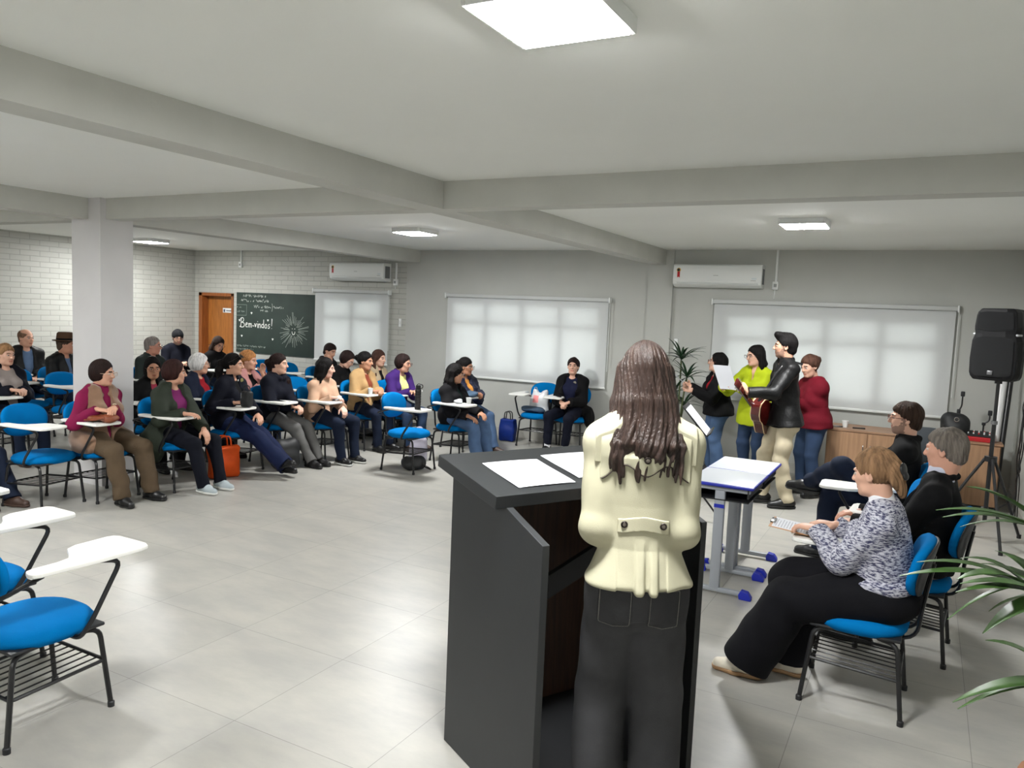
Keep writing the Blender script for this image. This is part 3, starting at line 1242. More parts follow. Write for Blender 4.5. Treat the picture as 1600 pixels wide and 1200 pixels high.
def person(label, x, y, face, pose='sit', S=.97, sex='f', w=1.0, hz=1.13, lean=4, side=0, hyaw=None, hpitch=4, hroll=0,
           R=None, L=None, Rf=None, Lf=None, Rd=None, Ld=None, Rn=None, Ln=None, curl=.55, Re=None, Le=None,
           feet=None, skin=(206, 163, 140), hair=None, hair_rgb=(40, 30, 27), beard=None, glass=None,
           top=None, inner=None, vest=None, bottom=None, shoes=None, res=.008, group=None, belly=0.0, grp=True, extra=None, hoff=(0, 0)):
    o = thing('person', label, 'person', (x, y, 0), rad(face - 90), group if group else ('people seated in the tablet chairs' if pose == 'sit' else 'people standing by the right hand blind'))
    up, rt, fw_ = V3(0, 0, 1), V3(1, 0, 0), V3(0, 1, 0)
    sit = pose == 'sit'
    hs = 1.03 if sex == 'm' else .985
    hz0 = .555 if sit else .775 * S + .085
    T = rotz(0) @ roty(rad(side)) @ rotx(-rad(lean))
    sp = T @ up
    tr, tf = T @ rt, T @ fw_
    Hc = V3(0, 0, hz0)
    # torso length so that the head sits where it was seen
    tl = (hz - hz0 - .19 * S * max(sp[2], .8)) / (sp[2])
    tl = min(max(tl, .33), .56)
    Sc = Hc + sp * tl
    nb = Sc + sp * .035
    hc = Sc + sp * .09 * S + up * .10 * S + tf * (.03 + .002 * hpitch) + V3(hoff[0], hoff[1], 0)
    ly = rad((hyaw - face) if hyaw is not None else 0)
    HR = rotz(ly) @ rotx(-rad(hpitch)) @ roty(rad(hroll))
    sw = (.158 if sex == 'm' else .138) * S * (1 + (w - 1) * .5)
    sh = {1: Sc + tr * sw - sp * .03, -1: Sc - tr * sw - sp * .03}
    # arms
    J = {}
    for q, tgt, e_hint in ((1, R, Re), (-1, L, Le)):
        if tgt is None:
            tgt = (q * .09, .26, .66) if sit else (q * .24, .04, hz0 - .02)
        hint = np.array(e_hint if e_hint is not None else ((q * .55, -.5, -.8) if sit else (q * .3, -1, -.1)), float)
        el, wr = ik(sh[q], tgt, .285 * S, .25 * S, hint)
        J[q] = (el, wr)
    # legs
    K = {}
    ft = feet or {}
    hip = {1: Hc + rt * .088 * S, -1: Hc - rt * .088 * S}
    for q, key in ((1, 'R'), (-1, 'L')):
        f = ft.get(key, {})
        A = np.array(f.get('a', (q * .11, .42, .085) if sit else (q * .10, .0, .085)), float)
        hint = f.get('hint', (q * .15, .6, 1.0) if sit else (q * .05, 1, .0))
        l1, l2 = (.43 * S, .41 * S) if sit else (.395 * S, .385 * S)
        kn, A2 = ik(hip[q], A, l1, l2, hint)
        K[q] = (kn, A2, nrm(f.get('d', (q * .18, 1, 0))), nrm(f.get('u', (0, 0, 1))))

    ret = {}
    # ---- body: one continuous surface
    Bd = Sdf()
    wt = w
    Bd.loft(Hc - sp * .06, sp, tr, (0, .12, tl * .5, tl * .8, tl + .06), (.135 * wt, .12 * wt, .12 * wt, .13 * wt, .07), (.095 * wt, .085 * wt, .085 * wt, .085, .05), k=.04)
    for q in (1, -1):
        el, wr = J[q]
        Bd.cap(Sc, sh[q], .050, .042, k=.04)
        Bd.cap(sh[q], el, .041, .034, k=.03)
        Bd.cap(el, wr, .034, .024 * hs, k=.02)
        fd = (Rf if q == 1 else Lf)
        pn = (Rn if q == 1 else Ln)
        fd = nrm(fd) if fd is not None else nrm(nrm(wr - el) * 1.0 + V3(-q * .25, .1, -.15))
        pn = np.array(pn if pn is not None else (0, -.1, -1), float)
        cu = curl[0 if q == 1 else 1] if isinstance(curl, (tuple, list)) else curl
        hand(Bd, wr, fd, pn, q == 1, cu, hs * .98)
        kn, A, d, u = K[q]
        Bd.cap(hip[q], kn, .068 * wt, .046, k=.05)
        Bd.cap(kn, A, .046, .033, k=.02)
        Bd.cap(A - u * .04, A - u * .05 + d * .11, .032, .024, k=.02)
    nr = .056 if sex == 'm' else .046
    Bd.cap(nb - sp * .03, hc + HR @ V3(0, -.028, -.06), nr * 1.12, nr, k=.03)
    P = head(Bd, hc, HR, sex, hs, 1.12 if sex == 'm' else 1.0)
    hb = max(min(res, .0068), .0035) * HQ
    sm = skin_mats(skin, hair_rgb, beard)
    sdf_obj(Bd, hb, 'body', sm, o, face_index(hc, HR, hs, beard))
    for q in (-1, 1):
        e = bpy.data.objects.new('eye', eye_mesh(.0125))
        link(e, o)
        e.location = P(q * .031, .0772, .003)
        e.rotation_euler = Matrix([list(r) for r in HR]).to_euler()
        e.scale = (hs, hs, hs * .62)

    g = res * HQ
    # ---- garments
    def torso(Sd, off, hem, neck=.0, wf=1.0, flare=0.0, bust=True, tlx=0.0):
        ts = (-hem, max(.0, -hem + .04), .10 if sit else .15, tl * .55, tl * .86, tl + .045 + tlx)
        A = [((.156 if sit else .190) + flare) * wt * wf, (.156 if sit else .180) * wt * wf, .133 * wt * wf, .138 * wt * wf, .134 * (1 + (wt - 1) * .6), .070]
        Bq = [((.124 if sit else .148) + flare * .7) * wt, (.124 if sit else .140) * wt, .106 * wt, .110 * wt, .096, .056]
        of = [belly * .5, belly, belly, .008, -.004, -.006]
        Sd.loft(Hc, sp, tr, ts, [a + off for a in A], [b + off for b in Bq], of, k=.03, rnd=.02)
        if bust and sex == 'f':
            for q in (-1, 1):
                Sd.ell(Hc + sp * (tl * .66) + tr * q * .068 * wt + tf * (.085 * wt + off), (.062, .05, .062), None, k=.06)
        Sd.cap(Sc - tr * sw * .55 + sp * .012, Sc + tr * sw * .55 + sp * .012, .044 + off * .6, k=.045)

    def sleeves(Sd, off, cuff=.0, puff=1.0):
        for q in (1, -1):
            el, wr = J[q]
            Sd.cap(Sc + tr * q * sw * .6, sh[q], .050 + off, .050 + off, k=.05)
            Sd.cap(sh[q], el, (.048 + off) * puff, (.041 + off) * puff, k=.03)
            e2 = wr - nrm(wr - el) * cuff
            Sd.cap(el, e2, (.041 + off) * puff, .030 + off, k=.025, flat=True)

    def vneck(Sd, wid, depth):
        """opening at the front: widest at the collar, closing `depth` below it"""
        ts = (tl - depth, tl - depth * .5, tl + .10)
        Sd.loft(Hc + tf * .16, sp, tr, ts, (.006, wid * .55, wid), (.13, .13, .13), None, k=.006, rnd=.004, mode='s')

    if inner:
        Si = Sdf()
        torso(Si, .004, .02 if sit else .08, wf=.97)
        Si.cap(nb - sp * .02, nb + (hc - nb) * .28, nr + .016, nr + .012 if inner.get('turtle') else .02, k=.02)
        if not inner.get('turtle'):
            Si.ell(nb + tf * .06 + sp * .03, (.062, .07, .05), None, k=.01, mode='s')
        ret['in_sdf'] = Si
        ret['inner'] = sdf_obj(Si, g, inner.get('name', 'shirt'), inner['m'], o)
    if top:
        St = Sdf()
        off = top.get('off', .018)
        hem = top.get('hem', .06 if sit else .16)
        torso(St, off, hem, flare=top.get('flare', .0), wf=top.get('wf', 1.0), bust=top.get('bust', True))
        if sit and top.get('lap', True):
            St.ell(Hc + V3(0, -.01, .02), (.165 * wt + off, .135 * wt + off, .10), None, k=.05)
        if top.get('sleeves', True):
            sleeves(St, off, top.get('cuff', .0), top.get('puff', 1.0))
        c = top.get('collar')
        if c == 'turtle':
            St.cap(nb - sp * .03, nb + (hc - nb) * .36, nr + .022, nr + .014, k=.02, flat=True)
        elif c == 'crew':
            St.cap(nb - sp * .03, nb + (hc - nb) * .14, nr + .03, nr + .016, k=.02, flat=True)
        elif c in ('stand', 'fold', 'hood'):
            rr_c = {'stand': .012, 'fold': .018, 'hood': .034}[c]
            pts = []
            for i in range(9):
                a = rad(-60 + 300 * i / 8)
                pts.append(nb + sp * (.035 if c != 'hood' else .02) + tr * math.cos(a) * (nr + .022) - tf * math.sin(a) * (nr + .020 + (.02 if c == 'hood' else 0)) - sp * (.03 if i in (0, 8) else 0))
            St.chain(pts, [rr_c] * 9, k=.018)
            if c == 'stand':
                St.cap(nb - sp * .02, nb + sp * .05, nr + .03, nr + .022, k=.02, flat=True)
        if top.get('v'):
            vneck(St, *top['v'])
        for t in top.get('tails', []):
            St.ell(V3(*t[0]), t[1], None, k=.05)
        if top.get('quilt'):
            ax = sp.astype(F4)
            h0 = Hc.astype(F4)
            St.disp(lambda p: (-.006 * np.abs(np.cos(((p - h0) @ ax) * PI / .055)) ** 6).astype(F4))
        if top.get('front'):     # a front edge groove (zip or button placket)
            St.cap(Hc + sp * -.05 + tf * .18, Hc + sp * tl * .9 + tf * .18, .05, .05, k=.0)
            St.ops.pop()
        if top.get('disp'):
            St.disp(top['disp'])
        St.wrinkle(top.get('wr', .006), top.get('wf_', 38), seed=int(abs(x * 31 + y * 17)) % 97)
        if top.get('cutz'):
            St.cut(Hc + sp * top['cutz'], -sp, k=.01)
        ret['top_sdf'] = St
        ret['top'] = sdf_obj(St, top.get('res', res) * HQ, top.get('name', 'jacket'), top['m'], o)
    if vest:
        Sv = Sdf()
        torso(Sv, .042, .10, wf=1.06)
        Sv.ell(Hc + V3(0, -.02, .0), (.20 * wt, .15 * wt, .10), None, k=.05)
        for q in (1, -1):
            Sv.cap(Sc + tr * q * sw * .2, sh[q] - tr * q * .015, .075, .07, k=.04)
            Sv.ell(sh[q] + tr * q * .085 - sp * .03, (.062, .10, .11), None, k=.02, mode='s')
        vneck(Sv, *vest.get('v', (.10, .42)))
        for t in vest.get('tails', []):
            Sv.ell(V3(*t[0]), t[1], None, k=.05)
        pts = []
        for i in range(9):
            a = rad(-65 + 310 * i / 8)
            pts.append(nb + sp * .02 + tr * math.cos(a) * (nr + .045) - tf * math.sin(a) * (nr + .04) - sp * (.06 if i in (0, 8) else 0))
        Sv.chain(pts, [.022] * 9, k=.02)
        Sv.wrinkle(.003, 40, 5)
        sdf_obj(Sv, g, 'vest', vest['m'], o)
    if bottom:
        Sb = Sdf()
        bo = bottom.get('off', .014)
        hr = bottom.get('hem', .047)
        kr = bottom.get('knee', .055)
        Sb.ell(Hc + V3(0, -.012, .0 if not sit else -.012), (.150 * wt + bo, .118 * wt + bo, (.115 if not sit else .095) + bo), None, k=.05)
        if not sit:
            Sb.loft(Hc, up, rt, (-.08, .0, .10), (.158 * wt, .150 * wt, .135 * wt), (.118 * wt, .112 * wt, .10 * wt), (0, 0, 0), k=.04)
        for q in (1, -1):
            kn, A, d, u = K[q]
            Sb.cap(hip[q] + V3(0, .0, .0), kn, (.082 + bo) * (1 + (wt - 1) * .7), kr + bo, k=.045)
            e = A + (kn - A) * bottom.get('short', .0) - nrm(kn - A) * bottom.get('over', .02)
            Sb.cap(kn, e, kr + bo, hr + bo * .5, k=.02, flat=True)
        Sb.wrinkle(bottom.get('wr', .007), bottom.get('fr', 34), seed=int(abs(x * 13 + y * 7)) % 89)
        ret['bottom_sdf'] = Sb
        ret['bottom'] = sdf_obj(Sb, bottom.get('res', res) * HQ, bottom.get('name', 'trousers'), bottom['m'], o)
    if shoes:
        for q in (1, -1):
            kn, A, d, u = K[q]
            if shoes.get('sock'):
                Sk = Sdf().cap(A - (kn - A) * .05, A + (kn - A) * .17, .041, .043, flat=True)
                sdf_obj(Sk, .004, 'sock', shoes['sock'], o)
            shoe(A, d, u, .95 if sex == 'f' else 1.05, max(g * .75, .004), shoes['m'], shoes.get('sole', shoes['m']), o, shoes.get('wide', 1.0), shoes.get('boot', False))
    if hair and hair.get('kind') != 'none':
        hm = hair.get('m') or mat('hair_%d_%d_%d' % tuple(hair_rgb), hair_rgb, hair.get('rough', .6), bump='hair', bscale=230, bstr=.6, rgb2=tuple(int(min(255, v * 1.32 + 4)) for v in hair_rgb), spec=hair.get('spec', .12), vscale=42, stretch=(1, 1, .12))
        hair_mesh(P, HR, hs, hc, hair, min(g * .85, .0065 * HQ), 'hair', hm, o, None)
    if glass:
        glasses(P, HR, glass, o, hs)
    return dict(ret, o=o, P=P, HR=HR, hc=hc, J=J, K=K, Hc=Hc, sp=sp, tr=tr, tf=tf, Sc=Sc, sh=sh, nb=nb, tl=tl, hs=hs)
# ------------------------------------------------------------------ clothes and who wears them
def cloth(n, rgb, rough=.85, **k):
    a = dict(bump='noise', bscale=350, bstr=.25, var=.07, vscale=9, spec=.18)
    a.update(k)
    return mat(n, rgb, rough, **a)


F_navy = cloth('navy_cloth', (11, 13, 25))
F_navy2 = cloth('dark_blue_cloth', (18, 24, 42))
F_black = cloth('black_cloth', (11, 11, 13))
F_black2 = cloth('black_wool', (13, 12, 15))
F_leather = mat('black_leather', (13, 13, 14), .5, spec=.25, bump='noise', bscale=45, bstr=.35)
F_jean = cloth('mid_denim', (44, 60, 86), var=.16, vscale=5)
F_jean2 = cloth('dark_denim', (24, 32, 50), var=.14, vscale=5)
F_jean3 = cloth('pale_denim', (72, 94, 126), var=.14, vscale=5)
F_maroon = cloth('plum_knit', (116, 22, 62), bscale=160)
F_magenta = cloth('purple_jersey', (110, 34, 88))
F_red = cloth('red_knit', (140, 22, 32), bscale=200)
F_burg = cloth('burgundy_knit', (96, 13, 28), bscale=160, bstr=.35)
F_brownfleece = cloth('brown_fleece', (128, 100, 80), .95, sheen=.4, bscale=120, bstr=.5)
F_olivetr = cloth('olive_brown_corduroy', (82, 68, 52), .8, bump='weave', bscale=120, bstr=.2)
F_olive = cloth('dark_olive_parka', (42, 48, 39), .75)
F_pink = cloth('dusty_pink_fleece', (176, 126, 122), .9)
F_beige = cloth('beige_jersey', (182, 148, 124), .85)
F_tan = cloth('tan_cotton', (170, 138, 96), .85)
F_sand = cloth('sand_wool', (170, 152, 126), .9)
F_rust = cloth('rust_cloth', (126, 62, 44))
F_violet = cloth('violet_knit', (56, 30, 94), .85, bscale=160)
F_lemon = cloth('pale_lemon_blouse', (222, 222, 142))
F_orange = cloth('orange_jersey', (196, 134, 62))
F_greytop = cloth('warm_grey_jersey', (142, 132, 128))
F_greytr = cloth('grey_trousers', (98, 97, 96))
F_royal = cloth('royal_blue_flares', (19, 29, 60), .8)
F_lime = cloth('lime_shirt', (160, 174, 26), .75)
F_cream = cloth('cream_trousers', (188, 177, 152), .85)
F_blackdn = cloth('black_denim', (56, 56, 58), .9, var=.22, vscale=5)
F_coat = cloth('cream_wool_coat', (170, 166, 143), .9, bscale=500, bstr=.2, var=.03)
F_white = cloth('white_cotton', (228, 228, 232), .8)
F_shblue = cloth('soft_blue_shirt', (96, 118, 150))
S_black = mat('black_shoe', (20, 20, 21), .4)
S_brown = mat('brown_shoe', (66, 48, 40), .5)
S_grey = mat('grey_sneaker', (168, 178, 182), .7)
S_white = mat('white_rubber', (220, 220, 216), .55)
S_cream = mat('cream_sneaker', (214, 206, 190), .6, var=.1, vscale=14)
S_gum = mat('gum_sole', (164, 128, 92), .6)
G_dark = mat('dark_spectacle_frame', (40, 26, 24), .3)
G_red = mat('brown_spectacle_frame', (96, 44, 32), .3)
G_wire = mat('metal_spectacle_frame', (150, 146, 140), .25, .8)
BLK, DBR, BRN, GRY = (11, 9, 9), (28, 18, 16), (74, 50, 36), (150, 148, 146)
sk1, sk2, sk3, sk4 = (204, 160, 138), (194, 147, 123), (178, 130, 103), (162, 114, 88)

GR = 'seated audience in the tablet chairs'


def seat(x, y, face, label, back=.06):
    f = rad(face)
    return chair(x + back * math.cos(f), y + back * math.sin(f), face, label)


def onlap(q, z=.67, y=.30, x=.05):
    return (q * x, y, z)


# ---- first row, left to right
vest = person('seated woman in brown fleece vest over plum roll-neck, hands on a brown bag', -6.66, 4.42, 2, hz=1.143, hyaw=28, w=1.16, hpitch=4,
    R=(.20, .27, .845), L=(.06, .31, .85), Rf=(-.6, .8, -.12), Lf=(.7, .7, -.08), curl=.4,
    feet={'R': dict(a=(.13, .50, .085), d=(.15, 1, 0)), 'L': dict(a=(-.17, .50, .085), d=(-.1, 1, 0))},
    top=dict(m=F_maroon, collar='turtle', name='roll_neck', off=.016, bust=False), vest=dict(m=F_brownfleece, v=(.058, .42), tails=[((.19, .10, .52), (.07, .16, .10)), ((-.19, .10, .52), (.07, .16, .10))]),
    bottom=dict(m=F_olivetr, hem=.062, knee=.068), shoes=dict(m=S_black), hair=dict(kind='page'), hair_rgb=DBR, glass=mat('pale_spectacle_frame', (196, 172, 150), .3), skin=sk2, res=.0065)
seat(-6.66, 4.42, 2, 'tablet chair of the woman in the brown fleece vest')
olive = person('seated woman in dark olive parka over purple top with pale grey sneakers', -6.50, 5.06, 6, hz=1.13, hyaw=50, w=1.08, hpitch=2,
    R=(.17, .36, .765), L=(-.04, .40, .60), Lf=(.1, .6, -.8), Rf=(-.3, 1, 0), curl=.4,
    feet={'R': dict(a=(.06, .50, .085), d=(.12, 1, 0)), 'L': dict(a=(-.16, .50, .085), d=(.1, 1, 0))},
    top=dict(m=F_olive, collar='hood', v=(.10, .44), off=.026, puff=1.05, tails=[((.20, -.02, .42), (.07, .17, .17)), ((-.20, -.02, .44), (.06, .15, .14))]), inner=dict(m=F_magenta),
    bottom=dict(m=cloth('ink_trousers', (14, 16, 26)), hem=.05), shoes=dict(m=S_grey, sole=S_white), hair=dict(kind='page'), hair_rgb=(40, 22, 20), skin=sk2, res=.0065)
seat(-6.50, 5.06, 6, 'tablet chair of the woman in the dark olive parka')
navy = person('seated woman in navy zip top and royal blue flares, sunglasses on her head', -6.63, 5.92, 8, hz=1.16, hyaw=32, w=1.1, lean=2, hpitch=0,
    R=(.20, .22, .775), L=(.04, .42, .63), Lf=(.5, .8, -.4), curl=.5,
    feet={'R': dict(a=(.02, .80, .13), d=(.1, 1, .35), u=(0, -.35, 1)), 'L': dict(a=(-.06, .74, .085), d=(.1, 1, 0))},
    top=dict(m=F_navy, collar='stand', v=(.06, .20), off=.02, name='zip_top'), inner=dict(m=F_black), bottom=dict(m=F_royal, hem=.085, knee=.068, over=.05),
    shoes=dict(m=S_black), hair=dict(kind='pony', end=-.16), hair_rgb=BLK, skin=sk2, res=.0065)
seat(-6.63, 5.92, 8, 'tablet chair of the woman in royal blue flares')
pony = person('seated woman in navy jacket and grey trousers, dark ponytail over her shoulder', -6.66, 6.60, 4, hz=1.14, hyaw=24, hpitch=0,
    R=(.12, .36, .68), L=(.02, .38, .67), Rf=(-.5, .9, -.2), Lf=(.6, .8, -.2), curl=.7,
    feet={'R': dict(a=(.06, .60, .085), d=(.15, 1, 0)), 'L': dict(a=(-.08, .60, .085), d=(.1, 1, 0))},
    top=dict(m=F_navy, collar='hood', off=.024, puff=1.05), bottom=dict(m=F_greytr, hem=.048), shoes=dict(m=S_black), hair=dict(kind='pony', front=-1), hair_rgb=DBR, skin=sk1, res=.0065)
seat(-6.66, 6.60, 4, 'tablet chair of the woman in grey trousers')
beige = person('seated woman in beige jumper and blue jeans, black shoulder-length hair', -6.34, 7.03, 0, hz=1.10, hyaw=34, w=1.14, hpitch=6,
    R=(.14, .30, .775), L=(.06, .40, .66), Rf=(-.5, 1, 0), Lf=(.5, .8, -.5), curl=.6,
    feet={'R': dict(a=(.12, .44, .085), d=(.1, 1, 0)), 'L': dict(a=(-.10, .46, .085), d=(.05, 1, 0))},
    top=dict(m=F_beige, collar='crew', off=.016, name='jumper', hem=.10), bottom=dict(m=F_jean2, hem=.046), shoes=dict(m=S_black, sole=S_white), hair=dict(kind='shoulder', flare=.03, end=-.17), hair_rgb=BLK, skin=(212, 168, 150), res=.007)
seat(-6.34, 7.03, 0, 'tablet chair of the woman in the beige jumper')
tan = person('seated woman in tan shirt jacket over rust top, hair in a tight bun', -6.50, 7.99, -6, hz=1.135, hyaw=14, lean=2, hpitch=4,
    R=(.12, .30, .775), L=(.03, .36, .775), Rf=(-.5, 1, 0), Lf=(.6, .8, 0), curl=.9,
    top=dict(m=F_tan, collar='fold', v=(.07, .36), off=.024, puff=1.06), inner=dict(m=F_rust), bottom=dict(m=F_jean2), shoes=dict(m=S_black), hair=dict(kind='bun'), hair_rgb=BLK, skin=sk3, res=.007)
seat(-6.50, 7.99, -6, 'tablet chair of the woman in the tan shirt jacket')
purple = person('seated woman in violet cardigan over lemon blouse, short dark hair, glasses', -6.21, 8.32, -12, hz=1.13, hyaw=10, lean=13, w=1.1, hpitch=8,
    R=(.10, .42, .775), L=(.02, .44, .775), Rf=(-.6, .9, .1), Lf=(.6, .8, .1), curl=1.1,
    top=dict(m=F_violet, collar='fold', v=(.10, .46), off=.018, name='cardigan'), inner=dict(m=F_lemon), bottom=dict(m=F_jean), shoes=dict(m=S_brown, boot=True), hair=dict(kind='page'), hair_rgb=DBR, glass=G_red, skin=sk2, res=.0075)
seat(-6.21, 8.32, -12, 'tablet chair of the woman in the violet cardigan')
hood = person('seated woman in black hooded jacket and pale jeans, long black hair', -5.08, 8.00, -4, hz=1.07, hyaw=28, lean=-3, hpitch=8, S=.95,
    R=(.16, .34, .60), L=(-.06, .38, .62), Rf=(-.1, 1, -.3), curl=.4,
    feet={'R': dict(a=(.09, .46, .085), d=(.05, 1, 0)), 'L': dict(a=(-.09, .48, .085), d=(.05, 1, 0))},
    top=dict(m=F_black2, collar='hood', v=(.04, .22), off=.026, hem=.12, puff=1.06), inner=dict(m=cloth('bottle_green', (22, 38, 36))), bottom=dict(m=F_jean3, hem=.066, knee=.06), shoes=dict(m=S_black, sole=S_white), hair=dict(kind='long', end=-.24, flare=.02), hair_rgb=BLK, glass=G_dark, skin=sk3, res=.0075)
seat(-5.08, 8.00, -4, 'tablet chair of the woman in the black hooded jacket')
puffer = person('seated woman in quilted navy puffer over orange top, dark hair tied back', -5.46, 8.82, -16, hz=1.10, hyaw=6, lean=2, w=1.22, hpitch=4,
    R=(.16, .33, .79), L=(-.02, .33, .76), Rf=(-.7, .8, 0), Lf=(.7, .8, 0), curl=.6,
    top=dict(m=mat('navy_quilt', (24, 29, 50), .55, spec=.25, var=.06), collar='stand', v=(.08, .42), off=.03, quilt=True, res=.0065), inner=dict(m=F_orange), bottom=dict(m=F_jean3, hem=.056, knee=.064), shoes=dict(m=S_brown),
    feet={'R': dict(a=(.10, .52, .085)), 'L': dict(a=(-.10, .54, .085))}, hair=dict(kind='bun'), hair_rgb=BLK, glass=G_wire, skin=sk4, res=.0075)
seat(-5.46, 8.82, -16, 'tablet chair of the woman in the quilted puffer')
wallw = person('seated person in long black coat over navy top, alone against the wall', -4.25, 9.74, -82, hz=1.145, hyaw=-74, lean=-1, w=1.14, hpitch=-6,
    R=(.07, .30, .68), L=(-.05, .31, .68), Rf=(-.7, .8, -.3), Lf=(.7, .8, -.3), curl=.8,
    feet={'R': dict(a=(.20, .40, .085), d=(.15, 1, 0)), 'L': dict(a=(-.03, .34, .085), d=(-.1, 1, 0))},
    top=dict(m=F_black, collar='fold', v=(.14, .48), off=.032, name='coat', tails=[((-.25, -.02, .46), (.07, .14, .14))]), inner=dict(m=cloth('deep_blue_tee', (18, 22, 46))), bottom=dict(m=cloth('navy_joggers', (13, 16, 30)), hem=.044, short=.10),
    shoes=dict(m=S_black, sock=F_white), hair=dict(kind='short', thick=.014, face=(.09, .088, .108)), hair_rgb=DBR, skin=sk1, res=.0075)
seat(-4.25, 9.74, -82, 'tablet chair of the person in the long black coat by the wall', .02)

# ---- second and third rows
person('smiling woman in black behind the olive parka, dark hair, glasses', -7.47, 5.56, -6, hz=1.08, hyaw=-26, w=1.1, hpitch=4, top=dict(m=F_black, v=(.06, .30), collar='fold'), inner=dict(m=cloth('rose_top', (150, 50, 70))),
    bottom=dict(m=F_black2), shoes=dict(m=S_black), hair=dict(kind='bob', end=-.12, face=(.090, .092, .115)), hair_rgb=BLK, glass=G_red, skin=sk3, res=.008)
seat(-7.47, 5.56, -6, 'tablet chair of the smiling woman beside the column')
person('grey haired woman in dark navy jacket over red top, between parka and flares', -7.48, 6.16, 20, hz=1.10, hyaw=48, hpitch=2, w=1.06, R=(.16, .34, .77), top=dict(m=F_navy2, v=(.10, .40), collar='fold'), inner=dict(m=F_red),
    bottom=dict(m=F_navy), shoes=dict(m=S_black), hair=dict(kind='page', thick=.014), hair_rgb=(170, 168, 166), glass=G_wire, skin=sk2, res=.008)
seat(-7.48, 6.16, 20, 'tablet chair of the grey haired woman')
person('woman with curly fair hair in dusty pink jacket, behind the royal blue flares', -7.59, 7.01, 8, hz=1.10, hyaw=22, hpitch=2, w=1.08, R=(.06, .28, .80), L=(-.04, .24, .96), Lf=(.2, .3, 1), top=dict(m=F_pink, v=(.10, .34), collar='fold'), inner=dict(m=F_black),
    bottom=dict(m=F_jean2), shoes=dict(m=S_brown), hair=dict(kind='curly'), hair_rgb=(140, 96, 58), skin=sk2, res=.008)
seat(-7.59, 7.01, 8, 'tablet chair of the woman in the dusty pink jacket')
person('person in dark jumper with short dark hair, looking down, under the third blind', -7.40, 8.54, 5, hz=1.10, hyaw=16, lean=10, hpitch=32, top=dict(m=F_black, collar='crew'), R=(.10, .36, .775), L=(-.02, .36, .775),
    bottom=dict(m=F_jean2), shoes=dict(m=S_black), hair=dict(kind='page', thick=.013), hair_rgb=DBR, glass=G_wire, skin=sk1, res=.0085)
seat(-7.40, 8.54, 5, 'tablet chair of the person looking down under the third blind')
person('young woman with long straight brown hair in sand coat beside the violet cardigan', -7.06, 8.98, -6, hz=1.105, hyaw=4, hpitch=4, top=dict(m=F_sand, v=(.06, .3), collar='fold'), inner=dict(m=F_black2),
    bottom=dict(m=F_jean2), shoes=dict(m=S_black), hair=dict(kind='long', end=-.34, fwd=.10), hair_rgb=(52, 34, 28), skin=sk1, res=.0085)
seat(-7.06, 8.98, -6, 'tablet chair of the young woman with long brown hair')
person('young person in black resting cheek on hand, farthest back under the third blind', -8.33, 9.30, -4, hz=1.13, hyaw=0, hpitch=16, hroll=-10, lean=8, R=(.10, .24, .93), Rf=(-.1, -.1, 1), Rn=(-.4, -1, 0), L=(-.06, .34, .775),
    top=dict(m=F_black, collar='hood'), bottom=dict(m=F_jean2), shoes=dict(m=S_black), hair=dict(kind='short', thick=.014), hair_rgb=DBR, skin=sk2, res=.009)
seat(-8.33, 9.30, -4, 'tablet chair of the young person resting a cheek on one hand')
person('woman with long dark hair and glasses looking down in front of the door', -10.27, 8.83, 0, hz=1.14, hyaw=-8, hpitch=24, top=dict(m=F_black, collar='crew', off=.024), bottom=dict(m=F_jean2), shoes=dict(m=S_black),
    hair=dict(kind='long', end=-.22), hair_rgb=(40, 30, 26), glass=G_red, skin=sk2, res=.009)
seat(-10.27, 8.83, 0, 'tablet chair of the woman looking down by the door')
person('bearded man in black beanie and navy jacket, against the left brick wall', -11.21, 8.84, -12, sex='m', S=1.0, hz=1.195, hyaw=-26, hpitch=12, w=1.15, top=dict(m=F_navy, collar='stand', off=.024), R=(.12, .33, .775), L=(-.02, .33, .78),
    bottom=dict(m=F_jean2), shoes=dict(m=S_black), hair=dict(kind='short', thick=.017, fz=-.062, face=(.10, .088, .098), m=cloth('black_beanie', (22, 22, 25))), hair_rgb=DBR, beard=(40, 30, 26), glass=G_red, skin=sk1, res=.009)
seat(-11.21, 8.84, -12, 'tablet chair of the man in the black beanie')
person('grey haired man in dark jacket with glasses, just right of the column', -9.48, 7.05, 8, sex='m', S=1.0, hz=1.185, hyaw=36, hpitch=4, w=1.1, top=dict(m=cloth('charcoal_green', (38, 44, 42)), collar='fold', v=(.08, .3)), inner=dict(m=F_black2),
    bottom=dict(m=F_jean2), shoes=dict(m=S_black), hair=dict(kind='short', thick=.008), hair_rgb=(110, 104, 100), glass=G_wire, skin=(188, 132, 112), res=.009)
seat(-9.48, 7.05, 8, 'tablet chair of the grey haired man right of the column')
person('balding man in black jacket over blue shirt, far left under the bricks', -11.06, 6.26, -6, sex='m', S=1.02, hz=1.215, hyaw=12, hpitch=2, w=1.12, top=dict(m=F_leather, collar='fold', v=(.11, .42), off=.028), inner=dict(m=F_shblue), R=(.13, .30, .70), L=(-.03, .30, .68),
    bottom=dict(m=F_jean2), shoes=dict(m=S_black), hair=dict(kind='bald', thick=.006), hair_rgb=(92, 70, 56), skin=(206, 156, 132), res=.009)
seat(-11.06, 6.26, -6, 'tablet chair of the balding man')
hat = person('man in brown felt hat and black leather jacket, half behind the column', -10.12, 6.22, 10, sex='m', S=1.0, hz=1.175, hyaw=46, hpitch=4, w=1.12, top=dict(m=F_leather, collar='fold', v=(.06, .3), off=.028), inner=dict(m=F_shblue), R=(.13, .33, .775),
    bottom=dict(m=F_jean2), shoes=dict(m=S_black), hair=dict(kind='short', thick=.006), hair_rgb=(60, 48, 40), skin=(184, 132, 108), res=.009)
